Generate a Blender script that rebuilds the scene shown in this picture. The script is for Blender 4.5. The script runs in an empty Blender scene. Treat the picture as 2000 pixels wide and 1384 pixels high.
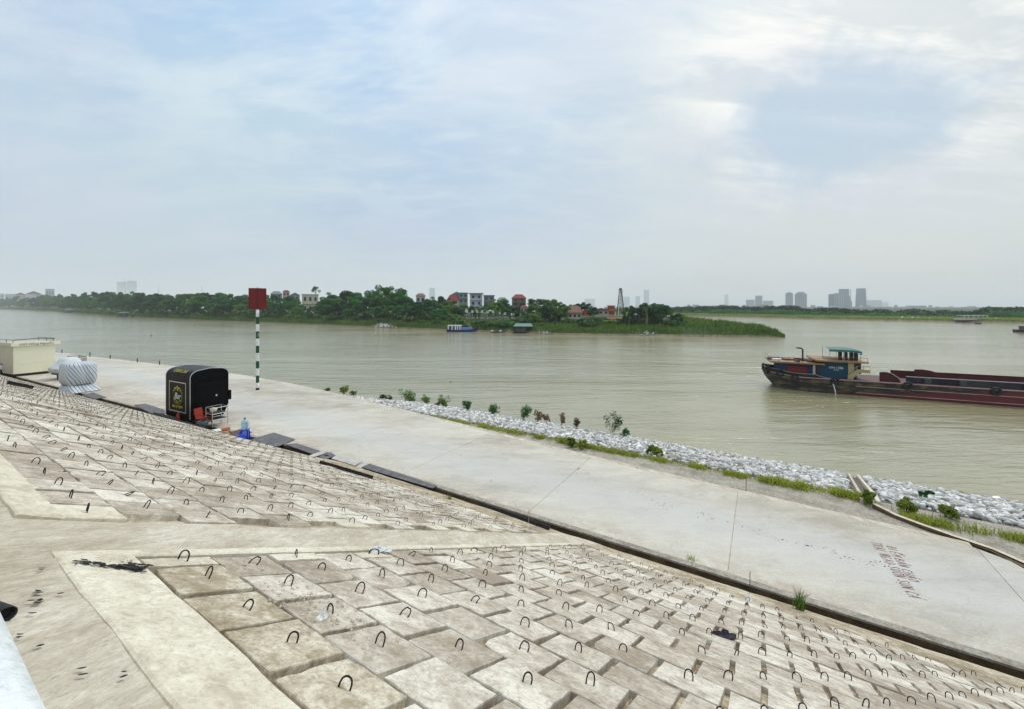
import bpy, math, random
import numpy as np
from mathutils import Vector, Matrix, noise as mnoise
C = bpy.context; D = bpy.data; S = C.scene
R = math.radians
random.seed(7); rng = np.random.default_rng(7)
H = 9.5            # eye height above the river; the quay road lies 6 m below the eye
F = 790.0; CX, CY = 1000.0, 598.0
ZR = H - 6.0       # road level

# ------------------------------------------------------------------ camera, sky, sun, exposure
cd = D.cameras.new('camera'); cam = D.objects.new('camera', cd); S.collection.objects.link(cam)
cam.location = (0, 0, H); cam.rotation_euler = (R(90), 0, 0)
cd.sensor_width = 36; cd.lens = F / 2000 * 36; cd.shift_y = -(692 - CY) / 2000
cd.clip_start = 0.05; cd.clip_end = 20000
S.camera = cam
S.view_settings.view_transform = 'Standard'; S.view_settings.look = 'None'
S.view_settings.exposure = 0.08; S.view_settings.gamma = 1.0
S.cycles.use_denoising = True
S.cycles.max_bounces = 6; S.cycles.volume_bounces = 2
S.cycles.transparent_max_bounces = 8

SUN_AZ, SUN_EL = 42.0, 52.0      # azimuth clockwise from +Y
w = D.worlds.new("World"); S.world = w; w.use_nodes = True
wn = w.node_tree; wn.nodes.clear()
class NT:
    def __init__(s, t): s.t = t
    def n(s, typ, **kw):
        nd = s.t.nodes.new(typ)
        for k, v in kw.items():
            if k.startswith('i_'):
                key = k[2:]; key = int(key) if key.isdigit() else key.replace('_', ' ')
                nd.inputs[key].default_value = v
            else: setattr(nd, k, v)
        return nd
    def l(s, a, b): s.t.links.new(a, b)
    def ramp(s, fac, stops, interp='LINEAR'):
        nd = s.t.nodes.new('ShaderNodeValToRGB'); cr = nd.color_ramp; cr.interpolation = interp
        while len(cr.elements) < len(stops): cr.elements.new(0.5)
        for e, (p, c) in zip(cr.elements, stops):
            e.position = p; e.color = (c if len(c) == 4 else (*c, 1)) if not isinstance(c, (int, float)) else (c, c, c, 1)
        s.l(fac, nd.inputs[0]); return nd.outputs[0]
    def mix(s, fac, a, b, mode='MIX'):
        nd = s.t.nodes.new('ShaderNodeMix'); nd.data_type = 'RGBA'; nd.blend_type = mode
        for v, i in ((fac, 0), (a, 6), (b, 7)):
            if hasattr(v, 'is_linked') or hasattr(v, 'links'): s.l(v, nd.inputs[i])
            elif isinstance(v, (int, float)): nd.inputs[i].default_value = v if i == 0 else (v, v, v, 1)
            else: nd.inputs[i].default_value = (*v[:3], 1)
        return nd.outputs[2]
    def math(s, op, a, b=None, c=None):
        nd = s.t.nodes.new('ShaderNodeMath'); nd.operation = op
        for i, v in enumerate((a, b, c)):
            if v is None: continue
            if isinstance(v, (int, float)): nd.inputs[i].default_value = v
            else: s.l(v, nd.inputs[i])
        return nd.outputs[0]
    def noise(s, vec, scale, detail=4, rough=0.55, dist=0.0, w4=None):
        nd = s.t.nodes.new('ShaderNodeTexNoise'); nd.inputs['Scale'].default_value = scale
        nd.inputs['Detail'].default_value = detail; nd.inputs['Roughness'].default_value = rough
        nd.inputs['Distortion'].default_value = dist
        if vec is not None: s.l(vec, nd.inputs['Vector'])
        return nd.outputs['Fac']
    def mapping(s, vec, scale=(1, 1, 1), rot=(0, 0, 0), loc=(0, 0, 0)):
        nd = s.t.nodes.new('ShaderNodeMapping')
        nd.inputs['Scale'].default_value = scale; nd.inputs['Rotation'].default_value = rot; nd.inputs['Location'].default_value = loc
        s.l(vec, nd.inputs['Vector']); return nd.outputs[0]

def sky():
    t = NT(wn)
    tc = t.n('ShaderNodeTexCoord'); dirv = tc.outputs['Generated']
    nsk = t.n('ShaderNodeTexSky', sky_type='NISHITA', sun_disc=False)
    nsk.sun_elevation = R(SUN_EL); nsk.sun_rotation = R(SUN_AZ); nsk.dust_density = 3.0; nsk.air_density = 1.2
    sep = t.n('ShaderNodeSeparateXYZ'); t.l(dirv, sep.inputs[0])
    z = sep.outputs['Z']
    zc = t.math('MAXIMUM', z, 0.0)
    # cloud layer coordinates: the view direction met with a high flat layer
    zz = t.math('ADD', zc, 0.22)
    px = t.math('DIVIDE', sep.outputs['X'], zz); py = t.math('DIVIDE', sep.outputs['Y'], zz)
    cmb = t.n('ShaderNodeCombineXYZ'); t.l(px, cmb.inputs[0]); t.l(py, cmb.inputs[1])
    cv = cmb.outputs[0]
    big = t.noise(t.mapping(cv, (1, 1, 1), loc=(3.1, 1.7, 0)), 0.9, 5, 0.5, 0.4)
    streak = t.noise(t.mapping(cv, (0.8, 1.5, 1), rot=(0, 0, R(38)), loc=(0.4, 5, 0)), 1.9, 7, 0.6, 0.5)
    fine = t.noise(t.mapping(cv, (0.8, 1.7, 1), rot=(0, 0, R(-28))), 4.0, 5, 0.6, 0.3)
    # colour of the overcast by elevation
    base = t.ramp(zc, [(0.0, (0.60, 0.675, 0.715)), (0.12, (0.555, 0.655, 0.72)), (0.35, (0.525, 0.68, 0.785)), (0.62, (0.62, 0.78, 0.92)), (1.0, (1.25, 1.3, 1.36))])
    blue = t.ramp(zc, [(0.0, (0.58, 0.65, 0.70)), (0.2, (0.49, 0.605, 0.73)), (0.5, (0.45, 0.64, 0.85)), (1.0, (0.8, 0.98, 1.15))])
    white = t.ramp(zc, [(0.0, (0.66, 0.72, 0.74)), (0.25, (0.72, 0.80, 0.835)), (0.5, (0.82, 0.915, 0.945)), (1.0, (1.5, 1.52, 1.54))])
    c1 = t.mix(t.ramp(big, [(0.40, 0.0), (0.58, 1.0)]), blue, base)
    s2 = t.math('MULTIPLY', t.ramp(streak, [(0.47, 0.0), (0.62, 1.0)]), t.ramp(zc, [(0.05, 0.06), (0.45, 0.58)]))
    c2 = t.mix(s2, c1, white)
    s3 = t.math('MULTIPLY', t.ramp(fine, [(0.48, 0.0), (0.68, 1.0)]), t.ramp(zc, [(0.1, 0.0), (0.4, 0.5)]))
    c3 = t.mix(s3, c2, white)
    # brighter, creamier cloud towards the hidden sun on the right
    def blob(vec, r0, r1, warp, seed, sx=1.0, ns=3.2):
        v = Vector(vec).normalized()
        wv = t.n('ShaderNodeTexNoise'); wv.inputs['Scale'].default_value = ns; wv.inputs['Detail'].default_value = 7; wv.inputs['Roughness'].default_value = .6
        t.l(t.mapping(dirv, loc=(seed, seed * 2, 0)), wv.inputs['Vector'])
        sb = t.n('ShaderNodeVectorMath', operation='SUBTRACT'); t.l(wv.outputs['Color'], sb.inputs[0]); sb.inputs[1].default_value = (0.5, 0.5, 0.5)
        sc = t.n('ShaderNodeVectorMath', operation='SCALE'); t.l(sb.outputs[0], sc.inputs[0]); sc.inputs['Scale'].default_value = warp
        ad = t.n('ShaderNodeVectorMath', operation='ADD'); t.l(dirv, ad.inputs[0]); t.l(sc.outputs[0], ad.inputs[1])
        d = t.n('ShaderNodeVectorMath', operation='SUBTRACT'); t.l(ad.outputs[0], d.inputs[0]); d.inputs[1].default_value = v
        ss = t.n('ShaderNodeVectorMath', operation='MULTIPLY'); t.l(d.outputs[0], ss.inputs[0]); ss.inputs[1].default_value = (1, 1, sx)
        ln = t.n('ShaderNodeVectorMath', operation='LENGTH'); t.l(ss.outputs[0], ln.inputs[0])
        mr = t.n('ShaderNodeMapRange', interpolation_type='SMOOTHSTEP'); t.l(ln.outputs['Value'], mr.inputs[0])
        mr.inputs[1].default_value = r1; mr.inputs[2].default_value = r0; mr.inputs[3].default_value = 0; mr.inputs[4].default_value = 1
        return mr.outputs[0]
    glow = blob((0.95, 0.9, 0.35), 0.1, 1.0, 0.25, 4.0)
    c4 = t.mix(t.math('MULTIPLY', glow, 0.75), c3, (0.66, 0.68, 0.655))
    brt = t.math('MULTIPLY', blob((0.85, 1, 0.66), 0.16, 0.42, 0.4, 2.0, 1.3), t.ramp(t.noise(t.mapping(cv, (0.7, 2.2, 1), rot=(0, 0, R(-38))), 3.2, 6, 0.62, 0.4), [(0.42, 0.05), (0.60, 1.0)]))
    c5 = t.mix(t.math('MULTIPLY', brt, 0.95), c4, (0.96, 0.97, 0.90))
    dark = blob((0.77, 1, 0.45), 0.10, 0.23, 0.30, 9.0, 1.6, 5.5)
    dark2 = blob((0.98, 1, 0.515), 0.04, 0.14, 0.15, 5.0, 4.0)
    dark = t.math('MULTIPLY', dark, t.ramp(streak, [(0.30, 0.8), (0.60, 1.0)]))
    dk = t.math('MAXIMUM', dark, t.math('MULTIPLY', dark2, 0.6))
    lav = t.ramp(t.noise(t.mapping(cv, loc=(9, 4, 0)), 1.3, 3, 0.5), [(0.48, 0.0), (0.62, 0.28)])
    c5 = t.mix(lav, c5, (0.62, 0.66, 0.80))
    c6 = t.mix(t.math('MULTIPLY', dk, 0.88), c5, (0.445, 0.575, 0.70))
    skyc = t.mix(0.12, (0, 0, 0), nsk.outputs[0])           # the clear sky at a strength of 0.12
    fin = t.mix(0.90, skyc, c6)
    fin = t.mix(t.ramp(z, [(0.0, 1.0), (0.02, 0.0)]), fin, (0.50, 0.57, 0.60))
    bg = t.n('ShaderNodeBackground'); t.l(fin, bg.inputs[0]); bg.inputs[1].default_value = 1.0
    out = t.n('ShaderNodeOutputWorld'); t.l(bg.outputs[0], out.inputs[0])
sky()
sd = D.lights.new('sun', 'SUN'); sun = D.objects.new('sun', sd); S.collection.objects.link(sun)
sd.energy = 1.5; sd.angle = R(14); sd.color = (1.0, 0.965, 0.90)
az, el = R(SUN_AZ), R(SUN_EL)
sv = Vector((math.sin(az) * math.cos(el), math.cos(az) * math.cos(el), math.sin(el)))
sun.rotation_euler = sv.to_track_quat('Z', 'Y').to_euler(); sun.location = (0, 0, 60)

# ------------------------------------------------------------------ helpers
def at(px, py, Y):                       # point at depth Y in that direction
    return Vector(((px - CX) / F * Y, Y, H - (py - CY) / F * Y))
def gp(px, py, z):                       # point of that direction on the level z
    Y = F * (H - z) / (py - CY); return Vector(((px - CX) / F * Y, Y, z))
def pxm(px, Y): return Y / F             # metres per pixel of the photo at depth Y
AH = Vector((0.8511, -0.525, 0)); NH = Vector((0.525, 0.8511, 0))
def AP(a, p, z): v = AH * a + NH * p; v.z = z; return v

def tag(o, label=None, cat=None, group=None, kind=None):
    if label: o['label'] = label
    if cat: o['category'] = cat
    if group: o['group'] = group
    if kind: o['kind'] = kind
    return o
def link(o, parent=None):
    S.collection.objects.link(o)
    if parent is not None: o.parent = parent
    return o
def empty(name, loc, label, cat, group=None, rz=0, kind=None):
    o = D.objects.new(name, None); o.location = loc; o.rotation_euler = (0, 0, rz); o.empty_display_size = 0.2
    link(o); tag(o, label, cat, group, kind); return o
class MB:
    def __init__(s): s.v = []; s.f = []; s.m = []
    def add(s, vs, fs, mi=0):
        n = len(s.v); s.v.extend([tuple(x) for x in vs]); s.f.extend([tuple(i + n for i in f) for f in fs]); s.m.extend([mi] * len(fs)); return s
    def box(s, c, d, rz=0, mi=0, M=None, bev=0):
        x, y, z = d[0] / 2, d[1] / 2, d[2] / 2
        if bev:
            b = min(bev, x * .9, y * .9, z * .9)
            o = [(-x + b, -y), (x - b, -y), (x, -y + b), (x, y - b), (x - b, y), (-x + b, y), (-x, y - b), (-x, -y + b)]
            i = [(q[0] * (1 - b / x), q[1] * (1 - b / y)) for q in o]
            rings = [[(q[0], q[1], -z) for q in i], [(q[0], q[1], -z + b) for q in o], [(q[0], q[1], z - b) for q in o], [(q[0], q[1], z) for q in i]]
            vs = [p for r_ in rings for p in r_]
            fs = [tuple(range(7, -1, -1)), tuple(range(24, 32))]
            for r_ in range(3):
                for k in range(8): fs.append((r_ * 8 + k, r_ * 8 + (k + 1) % 8, r_ * 8 + 8 + (k + 1) % 8, r_ * 8 + 8 + k))
        else:
            vs = [(sx * x, sy * y, sz * z) for sz in (-1, 1) for sx, sy in ((-1, -1), (1, -1), (1, 1), (-1, 1))]
            fs = [(3, 2, 1, 0), (4, 5, 6, 7), (0, 1, 5, 4), (1, 2, 6, 5), (2, 3, 7, 6), (3, 0, 4, 7)]
        if M is None: M = Matrix.Translation(Vector(c)) @ Matrix.Rotation(rz, 4, 'Z')
        else: M = M @ Matrix.Translation(Vector(c)) @ Matrix.Rotation(rz, 4, 'Z')
        return s.add([M @ Vector(v) for v in vs], fs, mi)
    def tube(s, pts, r, n=6, mi=0, cap=True, r2=None):
        pts = [Vector(p) for p in pts]; N = len(pts); vs = []; fs = []
        up = Vector((0, 0, 1)); prev = None
        for i, p in enumerate(pts):
            t = (pts[min(i + 1, N - 1)] - pts[max(i - 1, 0)]).normalized()
            if prev is None:
                a = t.cross(up)
                if a.length < 1e-3: a = t.cross(Vector((1, 0, 0)))
                a.normalize()
            else:
                a = prev - t * prev.dot(t); a.normalize()
            prev = a; b = t.cross(a)
            rr = r if r2 is None else r + (r2 - r) * i / max(1, N - 1)
            for k in range(n):
                th = 2 * math.pi * k / n; vs.append(p + (a * math.cos(th) + b * math.sin(th)) * rr)
        for i in range(N - 1):
            for k in range(n): fs.append((i * n + k, i * n + (k + 1) % n, (i + 1) * n + (k + 1) % n, (i + 1) * n + k))
        if cap: fs += [tuple(range(n - 1, -1, -1)), tuple((N - 1) * n + k for k in range(n))]
        return s.add(vs, fs, mi)
    def prism(s, poly, z0, z1, mi=0, M=None):         # poly: list of xy, extruded in z
        n = len(poly); vs = [Vector((p[0], p[1], z0)) for p in poly] + [Vector((p[0], p[1], z1)) for p in poly]
        if M is not None: vs = [M @ v for v in vs]
        return s.add(vs, [tuple(range(n - 1, -1, -1)), tuple(range(n, 2 * n))] + [(k, (k + 1) % n, n + (k + 1) % n, n + k) for k in range(n)], mi)
    def loft(s, rings, closed=True, mi=0, cap=False):
        n = len(rings[0]); vs = [p for r_ in rings for p in r_]; fs = []
        for i in range(len(rings) - 1):
            for k in range(n if closed else n - 1):
                fs.append((i * n + k, i * n + (k + 1) % n, (i + 1) * n + (k + 1) % n, (i + 1) * n + k))
        if cap: fs += [tuple(range(n - 1, -1, -1)), tuple((len(rings) - 1) * n + k for k in range(n))]
        return s.add(vs, fs, mi)
    def quad(s, a, b, c, d, mi=0): return s.add([a, b, c, d], [(0, 1, 2, 3)], mi)
    def mesh(s, name, mats, smooth=False):
        me = D.meshes.new(name); me.from_pydata(s.v, [], s.f)
        for m in (mats if isinstance(mats, (list, tuple)) else [mats]): me.materials.append(m)
        if any(s.m): me.polygons.foreach_set('material_index', s.m)
        if smooth: me.polygons.foreach_set('use_smooth', [True] * len(s.f))
        me.update(); return me
    def build(s, name, mats, parent=None, smooth=False, kind=None):
        o = D.objects.new(name, s.mesh(name, mats, smooth)); link(o, parent)
        if kind: o['kind'] = kind
        return o
def npmesh(name, v, quads, mats, mi=None):
    me = D.meshes.new(name); nv = len(v); nf = len(quads); k = quads.shape[1]
    me.vertices.add(nv); me.vertices.foreach_set('co', np.asarray(v, dtype=np.float32).ravel())
    me.loops.add(nf * k); me.loops.foreach_set('vertex_index', np.asarray(quads, dtype=np.int32).ravel())
    me.polygons.add(nf); me.polygons.foreach_set('loop_start', np.arange(0, nf * k, k, dtype=np.int32)); me.polygons.foreach_set('loop_total', np.full(nf, k, dtype=np.int32))
    for m in (mats if isinstance(mats, (list, tuple)) else [mats]): me.materials.append(m)
    if mi is not None: me.polygons.foreach_set('material_index', np.asarray(mi, dtype=np.int32))
    me.update(calc_edges=True); me.validate(); return me
def dup(root, loc=None, rz=None, scale=None, label=None, group=None):
    r = root.copy(); S.collection.objects.link(r)
    if loc is not None: r.location = loc
    if rz is not None: r.rotation_euler = (0, 0, rz)
    if scale is not None: r.scale = scale if not isinstance(scale, (int, float)) else (scale,) * 3
    if label: r['label'] = label
    if group: r['group'] = group
    for ch in list(root.children):
        c = ch.copy(); S.collection.objects.link(c); c.parent = r
        for g in list(ch.children):
            d = g.copy(); S.collection.objects.link(d); d.parent = c
    return r
def text_obj(name, body, size, M, mat, parent=None, ext=0.003, shear=0.0, align='CENTER', sx=1.0):
    cu = D.curves.new(name, 'FONT'); cu.body = body; cu.size = size; cu.extrude = ext; cu.align_x = align; cu.align_y = 'CENTER'; cu.shear = shear
    to = D.objects.new(name + '_src', cu); S.collection.objects.link(to)
    C.view_layer.update()
    me = D.meshes.new_from_object(to.evaluated_get(C.evaluated_depsgraph_get()))
    D.objects.remove(to); me.name = name
    me.materials.clear(); me.materials.append(mat)
    me.transform(M @ Matrix.Diagonal((sx, 1, 1, 1)))
    o = D.objects.new(name, me); link(o, parent); return o

# ------------------------------------------------------------------ materials
def mat(name, col, rough=0.6, metal=0.0, var=0.06, nscale=3.0, bump=0.0, bscale=30.0, dirt=None, dscale=1.5, dthr=(0.5, 0.7), spec=None, coord='Object', stretch=(1, 1, 1), island=0.0, objrand=0.0, spec_level=0.4):
    m = D.materials.new(name); m.use_nodes = True; m.node_tree.nodes.clear(); t = NT(m.node_tree)
    bs = t.n('ShaderNodeBsdfPrincipled'); out = t.n('ShaderNodeOutputMaterial'); t.l(bs.outputs[0], out.inputs[0])
    bs.inputs['Roughness'].default_value = rough; bs.inputs['Metallic'].default_value = metal
    bs.inputs['Specular IOR Level'].default_value = spec_level
    tc = t.n('ShaderNodeTexCoord')
    if coord == 'World':
        ge = t.n('ShaderNodeNewGeometry'); v = ge.outputs['Position']
    else: v = tc.outputs[coord]
    if stretch != (1, 1, 1): v = t.mapping(v, stretch)
    n1 = t.noise(v, nscale, 5, 0.6)
    c = t.mix(t.ramp(n1, [(0.3, 0.0), (0.7, 1.0)]), tuple(x * (1 - var) for x in col), tuple(min(1, x * (1 + var)) for x in col))
    if dirt is not None:
        n2 = t.noise(v, dscale, 6, 0.65, 0.3)
        c = t.mix(t.ramp(n2, [(dthr[0], 0.0), (dthr[1], 1.0)]), c, dirt)
    if island or objrand:
        ge2 = t.n('ShaderNodeNewGeometry'); oi = t.n('ShaderNodeObjectInfo')
        r = t.math('FRACT', t.math('ADD', ge2.outputs['Random Per Island'], oi.outputs['Random']))
        amt = island or objrand
        c = t.mix(1.0, c, t.ramp(r, [(0.0, 1 - amt), (1.0, 1 + amt)]), 'MULTIPLY')
    t.l(c, bs.inputs['Base Color'])
    if bump:
        bp = t.n('ShaderNodeBump'); bp.inputs['Strength'].default_value = 1.0; bp.inputs['Distance'].default_value = bump
        t.l(t.noise(v, bscale, 6, 0.7), bp.inputs['Height']); t.l(bp.outputs[0], bs.inputs['Normal'])
    return m

def concrete_mat(name, tones, stain, rough=0.85, big=0.6, rnd=0.5, bump=0.004, dark_spots=0.3, rot=0.0, stretch=(1, 1, 1), pit=60.0, crk=0.35, mott=1.3, post=None):
    """tones: (dark, mid, light); a random tone per block, with its own stains, specks and pits"""
    m = D.materials.new(name); m.use_nodes = True; m.node_tree.nodes.clear(); t = NT(m.node_tree)
    bs = t.n('ShaderNodeBsdfPrincipled'); out = t.n('ShaderNodeOutputMaterial'); t.l(bs.outputs[0], out.inputs[0])
    bs.inputs['Roughness'].default_value = rough; bs.inputs['Specular IOR Level'].default_value = 0.25
    ge = t.n('ShaderNodeNewGeometry'); pos = ge.outputs['Position']
    v = t.mapping(pos, stretch, (0, 0, rot))
    oi = t.n('ShaderNodeObjectInfo')
    r = t.math('FRACT', t.math('ADD', ge.outputs['Random Per Island'], oi.outputs['Random']))
    nb = t.noise(v, big, 4, 0.6, 0.4)
    nm = t.noise(v, big * 6, 6, 0.7, 0.6)
    nf = t.noise(v, 38, 5, 0.8)
    n18 = t.noise(v, 15 if crk < .5 else crk, 6, 0.75, 0.8)
    f = t.math('ADD', t.math('MULTIPLY', t.math('SUBTRACT', r, 0.5), rnd), t.math('ADD', t.math('MULTIPLY', t.math('SUBTRACT', nb, 0.5), 1.7), 0.5))
    f = t.math('ADD', f, t.math('ADD', t.math('MULTIPLY', t.math('SUBTRACT', nm, 0.5), 1.4), t.math('MULTIPLY', t.math('SUBTRACT', n18, 0.5), mott)))
    c = t.ramp(f, [(0.12, tones[0]), (0.5, tones[1]), (0.88, tones[2])])
    st = t.noise(t.mapping(v, (1.3, 1.3, 1.3), loc=(5, 2, 1)), big * 3.2, 8, 0.72, 0.8)
    c = t.mix(t.math('MULTIPLY', t.ramp(st, [(0.52, 0.0), (0.70, 1.0)]), 0.75), c, stain)
    c = t.mix(t.ramp(nf, [(0.30, 0.55), (0.5, 0.0)]), c, tuple(x * 0.55 for x in tones[0]))
    sp = t.n('ShaderNodeTexVoronoi'); sp.inputs['Scale'].default_value = 9.0; sp.inputs['Randomness'].default_value = 1; t.l(v, sp.inputs['Vector'])
    c = t.mix(t.math('MULTIPLY', t.ramp(sp.outputs['Distance'], [(0.03, 1.0), (0.07, 0.0)]), dark_spots), c, (0.09, 0.07, 0.05))
    if post: c = post(t, c, pos)
    t.l(c, bs.inputs['Base Color'])
    bp = t.n('ShaderNodeBump'); bp.inputs['Strength'].default_value = 1.0; bp.inputs['Distance'].default_value = bump
    hgt = t.math('ADD', t.math('MULTIPLY', nf, 0.5), t.math('MULTIPLY', t.noise(v, pit, 3, 0.8), 0.4))
    hgt = t.math('ADD', hgt, t.math('MULTIPLY', nm, 1.2))
    t.l(hgt, bp.inputs['Height']); t.l(bp.outputs[0], bs.inputs['Normal'])
    return m
def road_wear(t, c, pos):
    dp = t.n('ShaderNodeVectorMath', operation='DOT_PRODUCT'); t.l(pos, dp.inputs[0]); dp.inputs[1].default_value = (0.525, 0.8511, 0)
    wob = t.noise(t.mapping(pos, (1, 1, 1)), 0.25, 4, 0.6)
    p = t.math('ADD', dp.outputs['Value'], t.math('MULTIPLY', t.math('SUBTRACT', wob, 0.5), 2.2))
    u = t.math('DIVIDE', t.math('SUBTRACT', p, 10.0), 6.0)
    cool = t.ramp(u, [(0.12, 0.0), (0.36, 1.0), (0.52, 0.9), (0.72, 0.0)])
    scr = t.noise(t.mapping(pos, (0.25, 3.5, 1), (0, 0, R(31.7))), 1.6, 6, 0.75, 0.2)
    cool = t.math('MULTIPLY', cool, t.ramp(scr, [(0.25, 0.2), (0.6, 0.62)]))
    c = t.mix(cool, c, (0.525, 0.522, 0.508))
    edge_ = t.ramp(u, [(0.02, 1.0), (0.14, 0.0)])
    dirt = t.noise(pos, 3.0, 7, 0.75, 0.5)
    c = t.mix(t.math('MULTIPLY', t.math('MULTIPLY', edge_, t.ramp(dirt, [(0.42, 0.0), (0.6, 1.0)])), 0.8), c, (0.42, 0.32, 0.25))
    hair = t.n('ShaderNodeTexVoronoi', feature='DISTANCE_TO_EDGE'); hair.inputs['Scale'].default_value = 0.33
    wv_ = t.n('ShaderNodeTexNoise'); wv_.inputs['Scale'].default_value = 1.2; wv_.inputs['Detail'].default_value = 6; t.l(pos, wv_.inputs['Vector'])
    ad = t.n('ShaderNodeVectorMath', operation='MULTIPLY_ADD'); t.l(wv_.outputs['Color'], ad.inputs[0]); ad.inputs[1].default_value = (.9, .9, .9); t.l(pos, ad.inputs[2]); t.l(ad.outputs[0], hair.inputs['Vector'])
    gate = t.ramp(t.noise(pos, 0.12, 2), [(0.5, 0.0), (0.56, 1.0)])
    c = t.mix(t.math('MULTIPLY', t.math('MULTIPLY', t.ramp(hair.outputs['Distance'], [(0.0, 1.0), (0.004, 0.0)]), gate), 0.22), c, (0.24, 0.19, 0.15))
    return c
ROTW = math.atan2(-AH.y, AH.x)
M_block = concrete_mat('block_concrete', ((0.33, 0.275, 0.205), (0.53, 0.47, 0.38), (0.76, 0.71, 0.60)), (0.33, 0.265, 0.19), rnd=0.50, big=1.1, dark_spots=0.25)
M_patch = concrete_mat('pale_mortar', ((0.49, 0.43, 0.325), (0.645, 0.585, 0.455), (0.76, 0.71, 0.575)), (0.47, 0.40, 0.30), big=1.4, rnd=0.2)
M_mortar = concrete_mat('rough_mortar', ((0.23, 0.175, 0.11), (0.40, 0.33, 0.225), (0.66, 0.59, 0.45)), (0.20, 0.145, 0.085), big=0.9, rnd=0.1, mott=1.8, bump=0.010, dark_spots=0.5)
M_crest = concrete_mat('crest_mortar', ((0.42, 0.36, 0.27), (0.565, 0.505, 0.40), (0.70, 0.645, 0.53)), (0.44, 0.36, 0.26), mott=1.1, big=1.3, rnd=0.1, bump=0.008, dark_spots=0.5, rot=ROTW, stretch=(2.4, 0.7, 1))
M_road = concrete_mat('road_concrete', ((0.40, 0.36, 0.29), (0.545, 0.505, 0.425), (0.64, 0.60, 0.505)), (0.50, 0.445, 0.36), big=0.22, rnd=0.18, mott=0.9, post=road_wear, bump=0.003, dark_spots=0.06, rot=ROTW, stretch=(0.55, 1.2, 1), pit=30)
M_parapet = concrete_mat('painted_parapet', ((0.62, 0.66, 0.66), (0.74, 0.77, 0.77), (0.82, 0.84, 0.84)), (0.55, 0.58, 0.58), big=2.0, rnd=0.0, dark_spots=0.3)
M_gravel = concrete_mat('gravel', ((0.27, 0.235, 0.185), (0.40, 0.36, 0.29), (0.52, 0.475, 0.395)), (0.30, 0.26, 0.20), big=2.5, rnd=0.0, bump=0.03, dark_spots=0.8, pit=14)
M_rock = mat('pale_stone', (0.53, 0.515, 0.485), 0.85, var=0.42, nscale=3.0, bump=0.02, bscale=14, coord='World', island=0.5, dirt=(0.34, 0.28, 0.21), dscale=0.5, dthr=(0.56, 0.72))
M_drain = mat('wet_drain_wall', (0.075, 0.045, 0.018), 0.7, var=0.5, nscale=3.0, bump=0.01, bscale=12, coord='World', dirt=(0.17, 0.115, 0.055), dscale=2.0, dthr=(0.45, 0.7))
M_steel = mat('rusty_black_steel', (0.018, 0.014, 0.014), 0.55, 0.4, var=0.4, dirt=(0.06, 0.025, 0.012), dscale=40)
M_black = mat('black_paint', (0.004, 0.004, 0.005), 0.3, var=0.3, nscale=1.5, spec_level=0.06)
M_blackmat = mat('black_rubber', (0.012, 0.012, 0.013), 0.6, var=0.4)
M_wood_black = mat('black_timber', (0.012, 0.010, 0.009), 0.7, var=0.5, bump=0.004)
M_silver = mat('silver_trim', (0.55, 0.56, 0.58), 0.35, 0.8, var=0.1)
M_white = mat('white_paint', (0.78, 0.78, 0.76), 0.45, var=0.06, dirt=(0.55, 0.52, 0.46), dthr=(0.58, 0.8))
M_green = mat('green_paint', (0.005, 0.065, 0.025), 0.4, var=0.15)
M_red = mat('red_panel', (0.165, 0.004, 0.005), 0.5, var=0.25, nscale=1.2, dirt=(0.10, 0.004, 0.004), dscale=1.2)
M_redwrite = mat('red_chalk', (0.20, 0.035, 0.03), 0.9, var=0.4, nscale=12)
M_cream = mat('cream_sheet', (0.86, 0.83, 0.62), 0.5, var=0.03, nscale=1.0, dirt=(0.80, 0.76, 0.55), dscale=0.9)
M_creamshade = mat('cream_sheet_shaded', (0.50, 0.47, 0.36), 0.6, var=0.08)  # darker copy of the cream sheet, shade of the kiosk side put into colour
M_cover = mat('pale_cover', (0.60, 0.62, 0.62), 0.55, var=0.12, nscale=4, bump=0.03, bscale=4)
M_orange = mat('orange_plastic', (0.30, 0.022, 0.010), 0.4, var=0.15)
M_terra = mat('terracotta', (0.45, 0.14, 0.05), 0.7, var=0.2)
M_blue = mat('blue_plastic', (0.015, 0.07, 0.62), 0.3, var=0.15)
M_grate = mat('grey_board', (0.115, 0.115, 0.118), 0.7, var=0.3, nscale=5, bump=0.005, bscale=20, dirt=(0.20, 0.18, 0.16), dscale=3)
M_paleboard = mat('pale_board', (0.50, 0.47, 0.42), 0.7, var=0.15, nscale=4, dirt=(0.3, 0.25, 0.2), dscale=3)
M_rust = mat('rusted_sheet', (0.12, 0.07, 0.045), 0.8, var=0.4, nscale=5, dirt=(0.06, 0.05, 0.045), dscale=2)
M_yellow = mat('yellow_lettering', (0.55, 0.44, 0.05), 0.5, var=0.2, nscale=10)
M_yg = mat('green_yellow_paint', (0.30, 0.34, 0.04), 0.5, var=0.4, nscale=10)
M_soot = mat('soot', (0.022, 0.020, 0.018), 0.95, var=0.6, nscale=15)
M_pole_shadow = None

def glass_mat(name, col, rough=0.05, trans=0.8):
    m = D.materials.new(name); m.use_nodes = True; b = m.node_tree.nodes['Principled BSDF']
    b.inputs['Base Color'].default_value = (*col, 1); b.inputs['Roughness'].default_value = rough; b.inputs['Transmission Weight'].default_value = trans; return m
M_bottle = glass_mat('blue_clear_plastic', (0.50, 0.80, 0.95), 0.15, 0.6)

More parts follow.
